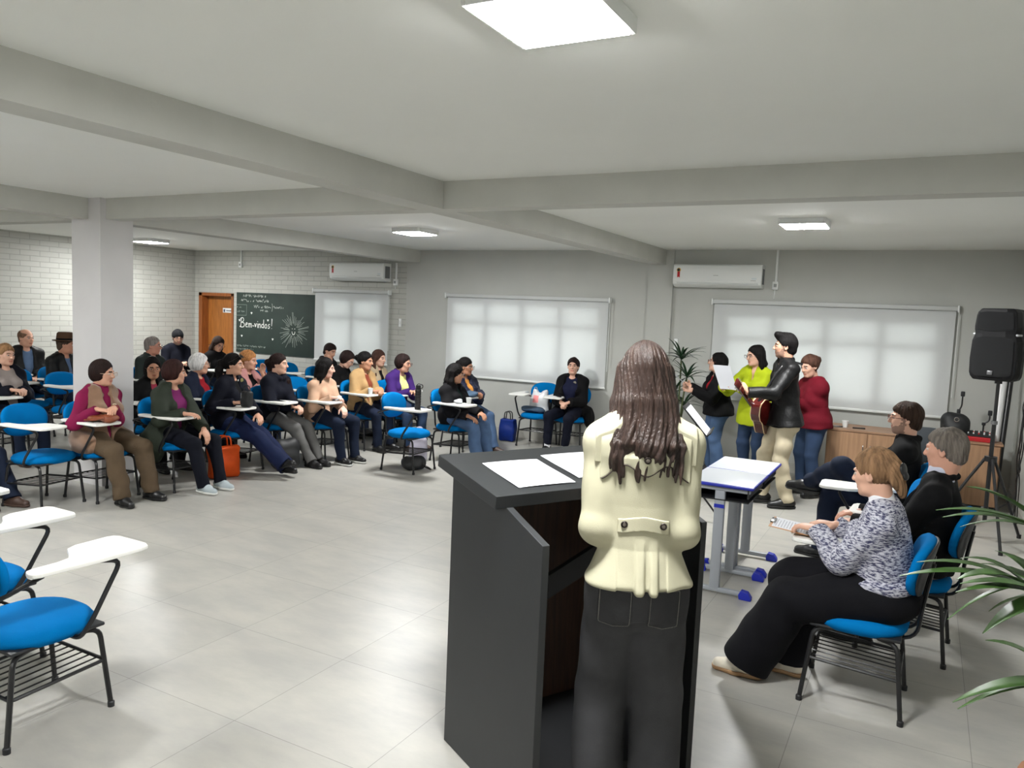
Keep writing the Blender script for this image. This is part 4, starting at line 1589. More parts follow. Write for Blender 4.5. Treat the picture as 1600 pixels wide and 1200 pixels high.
seat(-10.12, 6.22, 10, 'tablet chair of the man in the brown felt hat')
person('woman in open navy jacket over warm grey top, fair hair pulled back', -8.86, 4.82, 2, hz=1.15, hyaw=10, lean=-4, w=1.12, hpitch=2, R=(.12, .30, .80), L=(.0, .30, .79), Rf=(-.4, 1, 0), Lf=(.5, .9, 0),
    feet={'R': dict(a=(.12, .46, .085)), 'L': dict(a=(-.12, .46, .085))},
    top=dict(m=F_navy, collar='fold', v=(.16, .50), off=.026), inner=dict(m=F_greytop), bottom=dict(m=F_jean2), shoes=dict(m=S_brown), hair=dict(kind='bun'), hair_rgb=(112, 84, 58), skin=sk1, res=.008)
seat(-8.86, 4.82, 2, 'tablet chair of the woman in the open navy jacket')
person('person in dark blue clothes at the left edge of the picture, face cut off', -7.45, 3.62, 6, hz=1.15, hyaw=20, lean=0, R=(.12, .42, .70), L=(.02, .44, .69), curl=.7, Rf=(-.4, 1, -.1), Lf=(.5, .9, -.1),
    feet={'R': dict(a=(.10, .56, .085)), 'L': dict(a=(-.08, .60, .085))},
    top=dict(m=F_navy, collar='crew'), bottom=dict(m=F_jean2, hem=.06), shoes=dict(m=S_brown), hair=dict(kind='short'), hair_rgb=DBR, skin=sk2, res=.008)
seat(-7.45, 3.62, 6, 'tablet chair at the left edge, its sitter cut off by the picture')
# ---- the singers
dk = person('standing singer in black jacket with black bob, reading a sheet, nearest the plant', -2.155, 9.35, 216, pose='stand', S=.935, hz=1.354, hyaw=192, hpitch=-8, w=1.06,
    R=(-.02, .38, 1.07), L=(-.08, .36, 1.02), Rf=(-.3, 1, .2), Lf=(.3, 1, .2), curl=.9, Rn=(-1, 0, -.2), Ln=(1, 0, -.2),
    top=dict(m=F_black, collar='fold', v=(.07, .16), off=.026, hem=.075, flare=.01), inner=dict(m=F_red), bottom=dict(m=F_jean3, hem=.07), shoes=dict(m=S_black),
    hair=dict(kind='bob', end=-.10), hair_rgb=BLK, glass=G_red, skin=sk1, res=.0065)
lime = person('standing singer in lime green shirt with glasses, holding a sheet', -1.67, 9.10, 246, pose='stand', S=1.0, hz=1.477, hyaw=222, hpitch=6, w=1.06,
    R=(.22, .34, 1.10), L=(-.02, .38, 1.12), Rf=(-.5, .8, .2), Lf=(.4, .9, .2), curl=.9, Rn=(-.8, 0, -.5), Ln=(1, 0, -.2),
    top=dict(m=F_lime, collar='fold', v=(.06, .10), off=.024, hem=.17, flare=.015, name='shirt', wr=.006), bottom=dict(m=F_jean, hem=.064), shoes=dict(m=S_black),
    hair=dict(kind='long', end=-.20, part=-.02), hair_rgb=BLK, glass=G_dark, skin=sk1, res=.0065)
guit = person('guitarist in black leather jacket and cream trousers, standing', -1.20, 8.15, 206, pose='stand', sex='m', S=1.05, hz=1.628, hyaw=190, hpitch=0, w=1.0, hoff=(0, -.02),
    R=(.12, .27, 1.07), L=(-.29, .47, 1.17), Rf=(-.75, .55, -.25), Lf=(.15, .5, .85), Rn=(-.1, -1, -.2), Ln=(.6, .9, .3), curl=(.7, 1.2), Le=(-.4, -.4, -1), Re=(.8, -.9, -.3),
    feet={'R': dict(a=(.10, .16, .085), d=(.25, 1, 0)), 'L': dict(a=(-.10, -.04, .085), d=(-.1, 1, 0))},
    top=dict(m=F_leather, collar='stand', v=(.05, .12), off=.024, hem=.065, wr=.006, flare=.022), inner=dict(m=F_black), bottom=dict(m=F_cream, hem=.060, knee=.066, wr=.008), shoes=dict(m=S_black, sole=mat('black_sole', (14, 14, 15), .6)),
    hair=dict(kind='quiff', thick=.013), hair_rgb=(12, 10, 10), beard=(36, 28, 25), skin=sk2, res=.0055)
burg = person('standing woman in burgundy jumper and jeans, hands folded, behind the guitarist', -1.015, 8.85, 222, pose='stand', S=.97, hz=1.415, hyaw=232, hpitch=16, w=1.12,
    R=(.06, .27, 1.06), L=(-.02, .29, 1.05), Rf=(-.8, .6, .2), Lf=(.8, .6, .1), curl=.7,
    top=dict(m=F_burg, collar='crew', off=.02, hem=.08, name='jumper'), bottom=dict(m=F_jean, hem=.062), shoes=dict(m=S_black), hair=dict(kind='bun'), hair_rgb=(62, 42, 34), skin=sk1, res=.0065)

# ---- three seated on the right
man1 = person('seated man with brown hair and glasses, black jacket, leg crossed over knee', -.13, 6.44, 182, sex='m', S=1.04, hz=1.18, hyaw=186, lean=-7, hpitch=0,
    R=(.12, .40, .70), L=(-.10, .40, .74), Rf=(-.2, 1, 0), Lf=(.5, 1, 0), curl=.5,
    feet={'R': dict(a=(.12, .50, .085)), 'L': dict(a=(.13, .60, .60), d=(.1, 1, .05), u=(-.15, 0, 1), hint=(-.6, .5, .8))},
    top=dict(m=F_black, collar='stand', v=(.05, .10), off=.024), inner=dict(m=F_black2), bottom=dict(m=F_jean2, hem=.055, knee=.066), shoes=dict(m=S_black, wide=.95), hair=dict(kind='short', thick=.012, fz=-.046), hair_rgb=(44, 32, 25),
    beard=(100, 74, 58), glass=G_red, skin=sk1, res=.0052)
seat(-.13, 6.44, 182, 'tablet chair of the man with crossed legs')
man2 = person('seated man with grey hair in black suit jacket and pale shirt collar', .07, 4.98, 176, sex='m', S=1.06, hz=1.175, hyaw=160, lean=-7, hpitch=6, w=1.22, hoff=(0, -.05),
    R=(.12, .36, .72), L=(-.08, .36, .70), curl=.5, feet={'R': dict(a=(.12, .50, .085)), 'L': dict(a=(-.10, .30, .085), d=(-.1, 1, 0))},
    top=dict(m=F_black, collar='fold', v=(.09, .40), off=.024), inner=dict(m=cloth('pale_shirt', (196, 198, 214)), turtle=True), bottom=dict(m=cloth('taupe_trousers', (112, 100, 88)), hem=.055), shoes=dict(m=S_black), hair=dict(kind='short', thick=.009), hair_rgb=(92, 86, 80),
    skin=(202, 152, 130), res=.0045)
seat(.07, 4.98, 176, 'tablet chair of the man in the black suit')


def knit_material():
    m = bpy.data.materials.new('navy_white_marl_knit')
    m.use_nodes = True
    nt = m.node_tree
    N, L = nt.nodes, nt.links
    b = N['Principled BSDF']
    tc = N.new('ShaderNodeTexCoord')
    mp = N.new('ShaderNodeMapping')
    mp.inputs['Rotation'].default_value = (0, .25, 0)
    mp.inputs['Scale'].default_value = (44, 44, 175)
    nz = N.new('ShaderNodeTexNoise')
    nz.inputs['Scale'].default_value = 1.0
    nz.inputs['Detail'].default_value = 3
    nz.inputs['Roughness'].default_value = .6
    rp = N.new('ShaderNodeValToRGB')
    rp.color_ramp.elements[0].position = .42
    rp.color_ramp.elements[0].color = lin((50, 52, 82))
    rp.color_ramp.elements[1].position = .56
    rp.color_ramp.elements[1].color = lin((184, 184, 194))
    L.new(tc.outputs['Object'], mp.inputs[0])
    L.new(mp.outputs[0], nz.inputs['Vector'])
    L.new(nz.outputs['Fac'], rp.inputs['Fac'])
    L.new(rp.outputs['Color'], b.inputs['Base Color'])
    b.inputs['Roughness'].default_value = .95
    bp = N.new('ShaderNodeBump')
    bp.inputs['Strength'].default_value = .5
    bp.inputs['Distance'].default_value = .006
    L.new(nz.outputs['Fac'], bp.inputs['Height'])
    L.new(bp.outputs[0], b.inputs['Normal'])
    return m


swe = person('seated woman in marled navy and white jumper, hair clipped up, reading a clipboard', -.10, 4.15, 179, S=1.0, hz=1.14, hyaw=158, lean=3, w=1.16, hpitch=10,
    R=(.21, .25, .80), L=(.06, .32, .80), Rf=(-.3, 1, .1), Lf=(.35, 1, 0), curl=.5, Re=(.25, -1, -.6), Le=(-.5, .05, -1),
    feet={'R': dict(a=(.06, .42, .085), d=(.15, 1, 0)), 'L': dict(a=(-.10, .60, .085), d=(.0, 1, 0))},
    top=dict(m=knit_material(), off=.02, collar='crew', name='jumper', hem=-.04, puff=1.02, lap=False, wf=1.07, wr=.006), inner=dict(m=F_white, turtle=True, name='blouse'), bottom=dict(m=cloth('black_flares', (10, 10, 15)), hem=.105, knee=.088, over=.0, off=.032),
    shoes=dict(m=S_cream, sole=S_gum), hair=dict(kind='clip', thick=.013), hair_rgb=(104, 80, 58), skin=sk1, res=.004)
seat(-.10, 4.15, 179, 'tablet chair of the woman in the marled jumper', .09)
# ------------------------------------------------------------------ lectern and its speaker
M_lect = mat('charcoal_laminate', (32, 34, 36), .55, var=.05, vscale=8)
M_lectdk = mat('black_laminate', (20, 21, 23), .55)
M_walnut = mat('dark_walnut', (62, 40, 28), .5, var=.25, vscale=5, stretch=(14, 14, .7))
lec = thing('lectern', 'tall charcoal lectern with sloping top, woman in cream coat behind it', 'lectern', (-1.70, 2.70, 0), rad(60))
side = [(0, .0), (0, 1.20), (-.40, 1.135), (-.42, 1.13), (-.68, 1.05), (-.68, 0)]
for x0 in (0, .762):
    MB().prism(side, x0, x0 + .03, axis=0).build('side_panel', M_lect, lec, bevel=.002)
MB().box((.03, -.022, 0), (.762, -.002, 1.19)).build('front_panel', M_lect, lec)
MB().box((.03, -.045, .08), (.762, -.022, 1.15)).build('inner_panel', M_walnut, lec)
MB().box((.03, -.62, 0), (.762, -.045, .10)).build('plinth', M_lectdk, lec)
a = math.atan2(.07, .48)
Rt = np.array([[1, 0, 0], [0, math.cos(a), -math.sin(a)], [0, math.sin(a), math.cos(a)]])
MB().box((-.05, -.485, -.05), (.845, 0, 0), Rt, (0, .04, 1.245)).build('top', M_lect, lec, bevel=.002)
MB().box((0.0, -.012, -.045), (.785, .012, .045), np.array([[math.cos(.39), 0, -math.sin(.39)], [0, 1, 0], [math.sin(.39), 0, math.cos(.39)]]), (.035, -.30, .63)).build('brace', M_lectdk, lec)
M_paper = mat('white_paper', (206, 208, 214), .7)
M_ink = mat('grey_print', (150, 152, 162), .7)


def sheet(name, label, o, ux, uy, w, h, lines=12, seed=0, cat='paper', bend=.0, group=None, ink=M_ink):
    """a sheet of print; o corner, ux/uy unit edges, tiny thickness"""
    o, ux, uy = (np.array(q, float) for q in (o, ux, uy))
    n = nrm(np.cross(ux, uy))
    t = thing(name, label, cat, tuple(o), 0, group)
    mb = MB()
    K = 8
    z = lambda u, v: bend * (math.sin(PI * u) * .6 + .4 * math.sin(PI * v * 1.5 + 1))
    vs, fs = [], []
    for i in range(K + 1):
        for j in range(K + 1):
            p = ux * w * i / K + uy * h * j / K + n * z(i / K, j / K)
            vs += [p, p + n * .0008]
    for i in range(K):
        for j in range(K):
            a, b, c, d = [2 * ((i + di) * (K + 1) + j + dj) for di, dj in ((0, 0), (1, 0), (1, 1), (0, 1))]
            fs += [(a + 1, b + 1, c + 1, d + 1), (d, c, b, a)]
    mb.add(vs, fs, True).build('leaf', M_paper, t, auto=False)
    rr = random.Random(seed)
    mb = MB()
    for k in range(lines):
        v = 1 - (k + 1.2) / (lines + 2)
        u = .09
        stop = rr.uniform(.55, .92)
        while u < stop:
            du = rr.uniform(.03, .09)
            q = [(u, v), (min(u + du, .93), v), (min(u + du, .93), v + .35 / (lines + 2)), (u, v + .35 / (lines + 2))]
            mb.add([ux * w * a + uy * h * b + n * (z(a, b) + .0016) for a, b in q], [(0, 1, 2, 3)])
            u += du + .018
    mb.build('print', ink, t)
    return t


Wd, Dd = V3(.5, .866, 0), nrm(V3(.866, -.5, -.146))
top_o = V3(-1.70, 2.70, 1.247) - V3(.866, -.5, 0) * .04
for k, (px_, py_, w_, h_) in enumerate([(.08, .14, .27, .29), (.395, .10, .27, .29)]):
    sheet('paper_sheet', ('printed sheet lying on the left half of the lectern top', 'printed sheet on the lectern top, half hidden by the cream coat')[k],
          top_o + Wd * px_ + Dd * (py_ + h_), Wd, -Dd, w_, h_, 16, 11 + k, bend=.003, group='printed sheets on the lectern', ink=mat('faint_print', (140, 143, 154), .7))

pod = person('woman seen from behind at the lectern, cream wool coat and black jeans', -.838, 2.575, 116, pose='stand', S=1.055, hz=1.642, hyaw=112, w=.88, hpitch=10, group='woman at the lectern',
    R=(.09, .24, 1.06), L=(-.09, .24, 1.06), Rf=(-.8, .6, 0), Lf=(.8, .6, 0), Re=(.22, -1, -.2), Le=(-.22, -1, -.2), feet={'R': dict(a=(.10, -.02, .085)), 'L': dict(a=(-.10, .02, .085))},
    top=dict(m=F_coat, collar='fold', off=.022, hem=-.015, flare=.012, name='coat', wr=.004, res=.0038, puff=1.0,
             disp=lambda p: (np.where((p[:, 1] < 0) & (p[:, 2] < 1.10) & (np.abs(p[:, 0]) < .085), 1, 0) * np.clip((1.10 - p[:, 2]) * 9, 0, 1) * (.004 - .016 * np.maximum(np.clip(1 - (np.abs(p[:, 0] + .010) / .019) ** 4, 0, 1), np.clip(1 - (np.abs(p[:, 0] - .038) / .017) ** 4, 0, 1))) ).astype(F4)),
    bottom=dict(m=F_blackdn, hem=.085, knee=.082, over=-.04, wr=.006, res=.0045), shoes=dict(m=S_black),
    hair=dict(kind='long', locks=True, end=-.36, thick=.014, rough=.4, spec=.35), hair_rgb=(36, 25, 21), skin=sk1, res=.0042)
cs = pod['top_sdf']


def back_y(x, z, S=cs):
    y = np.linspace(-.32, .0, 400)
    d = S.eval(np.stack([np.full(400, x), y, np.full(400, z)], 1).astype(F4), .05)
    i = np.argmax(d < 0)
    return float(y[i])


def shell(off, name, m, *cuts, h=.0032):
    """a flat piece of cloth lying on the coat, bounded by the given functions"""
    S = Sdf()
    S.ops = [o_ for o_ in cs.ops]
    S.ops.append(('n', 0, lambda p: np.full(len(p), -off, F4), None, None))
    for c_ in cuts:
        S.ops.append(('c', 0, c_, None, None))
    return sdf_obj(S, h, name, m, pod['top'])


ZB = 1.145
edge = lambda p: (1.335 - .020 * np.cos(np.clip(p[:, 0] / .15, -1, 1) * 2 * PI) - .02 * (p[:, 0] / .15) ** 2)
shell(.005, 'back_yoke', F_coat, lambda p: edge(p) - p[:, 2], lambda p: p[:, 1] + .0, lambda p: np.abs(p[:, 0]) - .155)
shell(.0068, 'yoke_piping', mat('dark_piping', (46, 34, 28), .7), lambda p: np.abs(p[:, 2] - edge(p)) - .0028, lambda p: p[:, 1] + .0, lambda p: np.abs(p[:, 0]) - .150)
shell(.007, 'half_belt', F_coat, lambda p: np.abs(p[:, 2] - ZB - .007 * np.cos(p[:, 0] / .1 * PI)) - .024, lambda p: p[:, 1], lambda p: np.abs(p[:, 0]) - .088)
for q in (-1, 1):
    shell(.010, 'epaulette', F_coat, lambda p, q=q: -(p[:, 0] * q - .085), lambda p, q=q: p[:, 0] * q - .175, lambda p: np.abs(p[:, 1] + .02) - .022, lambda p: 1.35 - p[:, 2])
M_btn = mat('pewter_button', (120, 112, 104), .35, .7)
M_btn2 = mat('button_rim', (52, 44, 40), .35, .5)
for x, z in ((-.066, ZB + .002), (.066, ZB + .002), (.0, 1.372)):
    y = back_y(x, z) - .010
    R_ = rotx(PI / 2)
    b = MB().lathe([(.0, -.004), (.0115, -.004), (.0125, .001), (.0105, .004), (.0095, .002), (0, .0025)], 18, (x, y, z), R_, False)
    b = b.build('button', M_btn2, pod['top'])
    MB().lathe([(0, .0), (.0085, .0), (.006, .0035), (0, .0045)], 14, (x, y, z), R_, False).build('button_centre', M_btn, b)
# jeans: pockets
for q in (-1, 1):
    S = Sdf()
    S.ops = list(pod['bottom_sdf'].ops)
    S.ops.append(('n', 0, lambda p: np.full(len(p), -.0035, F4), None, None))
    S.ops.append(('c', 0, lambda p, q=q: np.maximum(np.abs(p[:, 0] - q * .085) - .056 + np.clip(.80 - p[:, 2], 0, 1) * .3, np.maximum(p[:, 2] - .925, .775 + np.abs(p[:, 0] - q * .085) * .25 - p[:, 2])), None, None))
    S.ops.append(('c', 0, lambda p: p[:, 1] + .02, None, None))
    pk = sdf_obj(S, .0035, 'back_pocket', cloth('black_denim_pocket', (50, 50, 52), .9, var=.2, vscale=8), pod['bottom'])
    S = Sdf()
    S.ops = list(pod['bottom_sdf'].ops)
    S.ops.append(('n', 0, lambda p: np.full(len(p), -.0055, F4), None, None))
    S.ops.append(('c', 0, lambda p, q=q: np.abs(np.maximum(np.abs(p[:, 0] - q * .085) - .051 + np.clip(.80 - p[:, 2], 0, 1) * .3, np.maximum(p[:, 2] - .925, .781 + np.abs(p[:, 0] - q * .085) * .25 - p[:, 2]))) - .0016, None, None))
    S.ops.append(('c', 0, lambda p: p[:, 1] + .02, None, None))
    sdf_obj(S, .0026, 'stitching', cloth('grey_thread', (104, 102, 98), .9), pk)

# ------------------------------------------------------------------ school desks
M_greymetal = mat('grey_enamel', (150, 154, 160), .4)
M_deskblue = mat('blue_plastic', (20, 36, 160), .45)
M_deskgrey = mat('pale_desk_laminate', (206, 210, 216), .35)


def make_desk(label, y0):
    t = thing('school_desk', label, 'desk', (-1.145, y0, 0), 0, 'pair of school desks behind the lectern')
    MB().rbox((-.225, -.272, .746), (.225, .272, .770), .012, 2).build('edge_band', M_deskblue, t)
    MB().rbox((-.218, -.265, .753), (.218, .265, .772), .008, 2).build('desk_top', M_deskgrey, t)
    mb = MB()
    mb.box((-.19, -.245, .66), (-.18, .245, .745)).box((.18, -.245, .685), (.19, .245, .745)).box((-.19, -.245, .652), (.19, .245, .66))
    mb.build('book_tray', M_mattblack, t)
    for s in (-1, 1):
        f = thing('leg_frame', None, None)
        f.parent = t
        mb = MB()
        y = s * .225
        mb.rbox((-.035, y - .019, .03), (.035, y + .019, .72), .012)
        mb.rbox((-.20, y - .017, .715), (.20, y + .017, .748), .010)
        mb.rbox((-.21, y - .019, .018), (.215, y + .019, .052), .012)
        bpy.data.objects.remove(f)
        fr = mb.build('leg_frame', M_greymetal, t)
        for e in (-1, 1):
            mb = MB().prism([(e * .17, 0), (e * .25, 0), (e * .25, .022), (e * .225, .055), (e * .18, .062), (e * .165, .03)], y - .024, y + .024, axis=1)
            mb.build('foot', M_deskblue, fr, bevel=.004)
        MB().box((-.034, y - .0215, .60), (.034, y - .019, .625)).build('maker_label', M_deskblue, fr)
    return t


make_desk('pale topped school desk nearer the camera, blue feet', 5.425)
make_desk('pale topped school desk farther from the camera, touching the nearer one', 5.975)

# music stand
ms = thing('music_stand', 'black music stand with white sheets between lectern and singers', 'music stand', (-1.80, 7.0, 0))
n_ = nrm(V3(.74, .13, .66))
ux = nrm(np.cross(V3(0, 0, 1), n_))
uy = np.cross(n_, ux)
Rm = np.stack([ux, uy, n_], 1)
MB().rbox((-.23, -.16, -.006), (.23, .17, .006), .004, 2, Rm, (0, 0, .95)).build('desk_plate', M_black, ms)
MB().rbox((-.23, -.17, .0), (.23, -.158, .05), .004, 2, Rm, (0, 0, .95)).build('lip', M_black, ms)
MB().tube([(0, 0, .30), (0, 0, .93)], .011).build('pole', M_black, ms)
for k in range(3):
    a = rad(20 + 120 * k)
    MB().tube([(0, 0, .36), (.28 * math.cos(a), .28 * math.sin(a), .012)], .009).build('leg', M_black, ms)
for k in range(2):
    sheet('music_sheet', ('music sheet at the left of the black music stand', 'music sheet at the right of the black music stand')[k], V3(-1.80, 7.0, .95) + Rm @ V3(-.215 + .22 * k, -.155, .0075 + .002 * k), ux, uy, .21, .29, 14, 40 + k, group='sheets on the music stand')

# ------------------------------------------------------------------ air conditioners, wall fittings
def air_con(x, z, label):
    t = thing('air_conditioner', label, 'air conditioner', (x, YW, z), 0, 'split air conditioners on the back wall')
    w = .56
    prof = [(.0, 0), (.0, .29), (-.17, .29), (-.195, .275), (-.20, .23), (-.20, .075), (-.185, .035), (-.13, .004), (-.08, 0)]
    MB().prism(prof, -w, w, axis=0).build('casing', M_white, t, bevel=.008)
    MB().rbox((-w + .05, -.196, .040), (w - .04, -.150, .066), .008, 2).build('louver', mat('louver_white', (205, 208, 206), .35), t)
    MB().box((w + .0005, -.16, .05), (w + .003, -.04, .24)).build('side_grille', mat('grille_grey', (110, 112, 112), .5), t)
    s = MB()
    s.lathe([(0, -.0), (.026, 0), (.026, .003), (0, .003)], 20, (-w + .075, -.2005, .215), rotx(PI / 2))
    st = s.build('award_sticker', mat('sticker_gold', (206, 160, 50), .5), t)
    MB().lathe([(0, -.0), (.018, 0), (.018, .002), (0, .002)], 18, (-w + .073, -.2035, .215), rotx(PI / 2)).build('sticker_disc', M_mattblack, st)
    MB().prism([(-w + .058, .115), (-w + .075, .128), (-w + .092, .115), (-w + .092, .195), (-w + .058, .195)], -.2035, -.2005, axis=1).build('ribbon', mat('sticker_red', (190, 20, 30), .5), st)
    mb = MB()
    for k in range(4):
        mb.box((-.035 + k * .016, -.202, .145), (-.024 + k * .016, -.2, .153))
    for k in range(5):
        mb.box((w - .13 + k * .013, -.202, .087), (w - .12 + k * .013, -.2, .094))
    mb.build('lettering', mat('mark_grey', (150, 152, 150), .5), t)
    MB().box((w - .12, -.2015, .105), (w - .06, -.2, .125)).build('display', mat('display_pale', (214, 222, 224), .2), t)
    return t


air_con(-2.42, 2.275, 'white split air conditioner at right, above the guitarist and singers')
air_con(-8.23, 2.255, 'white split air conditioner on the bricks above the third blind')


def conduit(x, z0, z1, label, box=True, tail=0):
    t = thing('cable_conduit', label, 'conduit', (x, YW, 0))
    MB().rbox((-.014, -.022, z0), (.014, -.001, z1), .004).build('duct', M_white, t)
    if box:
        MB().rbox((-.036, -.045, z0 - .10), (.036, -.001, z0), .006).build('socket_box', M_white, t)
        MB().rbox((-.018, -.05, z0 - .07), (.018, -.044, z0 - .03), .004).build('plug', mat('plug_grey', (150, 152, 150), .5), t)
    if tail:
        MB().tube([(0, -.04, z0 - .09), (-.004, -.03, z0 - .09 - tail * .5), (-.012, -.012, z0 - .09 - tail)], .005).build('lead', M_white, t)
    return t


conduit(-1.72, 2.37, CZ, 'white cable conduit with socket box right of the larger air conditioner', True, .12)
conduit(-11.03, 2.55, CZ, 'short white conduit on the bricks above door and chalkboard')
conduit(-7.56, 2.30, 2.56, 'white conduit beside the air conditioner on the bricks', True, .06)


def wall_plate(x, y, z, w, h, name, label, axis='y'):
    t = thing(name, label, name.replace('_', ' '), (x, y, z))
    if axis == 'y':
        MB().rbox((-w / 2, -.018, -h / 2), (w / 2, .0005, h / 2), .004).build('plate', M_white, t)
        MB().rbox((-w / 5, -.022, -h / 5), (w / 5, -.017, h / 5), .003).build('button', mat('button_pale', (205, 206, 204), .4), t)
    else:
        MB().rbox((-.018, -w / 2, -h / 2), (.0005, w / 2, h / 2), .004).build('plate', M_white, t)
        MB().rbox((-.022, -w / 5, -h / 5), (-.017, w / 5, h / 5), .003).build('button', mat('button_pale', (205, 206, 204), .4), t)
    return t


wall_plate(-3.72, YW, 1.03, .085, .12, 'light_switch', 'white wall switch plate between the wide blind and the pillar')
wall_plate(-2.94, YW, 1.52, .05, .15, 'remote_holder', 'white remote holder beside the pillar, above the plant')
wall_plate(-7.46, YW, 1.61, .045, .13, 'remote_holder', 'white remote holder right of the third blind')
wall_plate(XR, 9.35, 1.50, .09, .13, 'power_socket', 'white socket plate on the right wall beside the speaker', 'x')

# ------------------------------------------------------------------ chalkboard
cb = thing('chalkboard', 'dark green chalkboard with chalk writing and a smiling sun', 'chalkboard', (-11.13, YW, .925))
BW, BH = 1.89, 1.08
MB().rbox((0, -.022, 0), (BW, -.001, BH), .004).build('board', mat('board_green', (38, 52, 46), .75, var=.12, vscale=3), cb)
M_chalk = mat('white_chalk', (222, 224, 218), .95)
M_chalk2 = mat('faint_chalk', (128, 138, 130), .95)


def strokes(name, lines, m, r=.006):
    mb = MB()
    for ln in lines:
        p = [(x, -.0235, z) for x, z in ln]
        if len(p) > 2:
            q = [p[0]]
            for i in range(1, len(p) - 1):
                q += [tuple((1 - t) ** 2 * ((np.array(p[i - 1]) + p[i]) / 2 if i > 1 else np.array(p[0])) + 2 * t * (1 - t) * np.array(p[i]) + t * t * ((np.array(p[i]) + p[i + 1]) / 2 if i < len(p) - 2 else np.array(p[-1]))) for t in (.25, .5, .75, 1)]
            p = q
        mb.tube(p, r, 5, flat=1.0)
    for i, v in enumerate(mb.v):
        mb.v[i] = (v[0], -.0225 + (v[1] + .0225) * .15, v[2])
    return mb.build(name, m, cb)


X0, Z0, HH = .115, .455, .155     # "Bem-vindos!"
def T(ls, x, w=1.0, h=1.0):
    return [[(X0 + x + a * w * HH, Z0 + b * h * HH) for a, b in l] for l in ls]


word = []
word += T([[(0, 0), (.06, .55), (.1, 1.05)], [(-.08, .95), (.2, 1.15), (.5, 1.0), (.45, .65), (.12, .55)], [(.12, .55), (.55, .55), (.62, .2), (.4, -.05), (-.06, .02)], [(-.1, .0), (-.14, .12), (-.04, .1)]], 0)
word += T([[(0, .28), (.3, .32), (.28, .55), (.08, .5), (.02, .2), (.15, 0), (.36, .08)]], .12)
word += T([[(0, 0), (0, .5)], [(0, .35), (.14, .52), (.22, .4), (.22, 0)], [(.22, .35), (.36, .52), (.46, .4), (.46, 0)]], .20)
word += T([[(0, .22), (.28, .2)]], .295)
word += T([[(0, .5), (.08, .45), (.16, 0), (.28, .48), (.36, .52)]], .345)
word += T([[(0, .5), (.0, 0)], [(-.03, .72), (.03, .74)]], .425)
word += T([[(0, 0), (0, .5)], [(0, .35), (.16, .52), (.28, .4), (.28, 0)]], .45)
word += T([[(.34, .42), (.14, .52), (.0, .25), (.12, 0), (.32, .12)], [(.36, 1.0), (.35, .5), (.36, 0)]], .515)
word += T([[(.2, .5), (.02, .4), (.0, .1), (.18, 0), (.34, .15), (.3, .42), (.18, .5)]], .60)
word += T([[(.3, .5), (.05, .46), (.1, .28), (.28, .2), (.2, .0), (0, .04)]], .675)
word += T([[(.02, 1.15), (.0, .3)], [(.08, 1.12), (.0, .3)], [(0, .02), (.03, .05)]], .765)
strokes('welcome_lettering', word, M_chalk, .0075)
rr = random.Random(5)


def scrawl(x, z, w, h, seed):
    q = random.Random(seed)
    out = []
    cx = x
    while cx < x + w:
        n = q.randint(3, 5)
        lw = q.uniform(.25, .55) * h
        out.append([(cx + lw * k / n + q.uniform(-.1, .1) * h, z + q.choice((0, .45, .7, 1)) * h * q.uniform(.6, 1)) for k in range(n + 1)])
        cx += lw + (q.random() < .18) * h * .7 + h * .12
    return out


small = scrawl(.17, 1.0, .55, .055, 1) + scrawl(.12, .915, .66, .055, 2) + scrawl(.45, .81, .40, .06, 3) + scrawl(.60, .745, .17, .05, 4) + scrawl(.94, .815, .22, .04, 6)
small += [[(.88, .90), (.91, .84), (.88, .76)], [(.91, .84), (.94, .86)]]
strokes('notice_lettering', small, mat('mid_chalk', (168, 174, 166), .95), .0042)
faint = scrawl(.02, .10, .70, .04, 8) + scrawl(.02, .045, .42, .03, 9) + scrawl(.015, .80, .10, .035, 10) + scrawl(.015, .72, .19, .04, 11) + [[(.0, .86), (.26, .86)], [(.26, .86), (.255, .67)], [(.255, .67), (.0, .665)]]
strokes('corner_notes', faint, M_chalk2, .0038)
for hx, hz_ in ((.385, .715), (.085, .575), (.79, .60), (.145, .295), (.91, .27)):
    k = .020
    mb = MB().prism([(hx, hz_ - k * 1.1), (hx + k, hz_ + .1 * k), (hx + k * .95, hz_ + k * .7), (hx + k * .45, hz_ + k * .95), (hx, hz_ + k * .5), (hx - k * .45, hz_ + k * .95), (hx - k * .95, hz_ + k * .7), (hx - k, hz_ + .1 * k)], -.0245, -.0225, axis=1)
    mb.build('heart', M_chalk, cb)
sx, sz = 1.40, .45
rays = []
for k in range(44):
    a = 2 * PI * k / 44 + rr.uniform(-.05, .05)
    r0_, r1_ = rr.uniform(.085, .13), rr.uniform(.20, .37)
    rays.append([(sx + r0_ * math.cos(a), sz + r0_ * math.sin(a)), (sx + r1_ * math.cos(a), sz + r1_ * math.sin(a))])
strokes('sun_rays', rays, mat('ray_chalk', (150, 158, 150), .95), .0036)
strokes('sun_smile', [[(sx - .035, sz - .02), (sx - .03, sz - .06), (sx, sz - .075), (sx + .03, sz - .06), (sx + .035, sz - .02)], [(sx - .032, sz + .03), (sx - .026, sz + .03)], [(sx + .026, sz + .03), (sx + .032, sz + .03)], [(sx - .036, sz + .028), (sx - .022, sz + .028)], [(sx + .022, sz + .028), (sx + .036, sz + .028)]], M_chalk, .007)
# ------------------------------------------------------------------ things held, worn and set down
def W2(p, v):
    """person coordinates to world coordinates"""
    o = p['o']
    a = o.rotation_euler.z
    c, s = math.cos(a), math.sin(a)
    v = np.array(v, float)
    return V3(o.location.x + c * v[0] - s * v[1], o.location.y + s * v[0] + c * v[1], v[2])


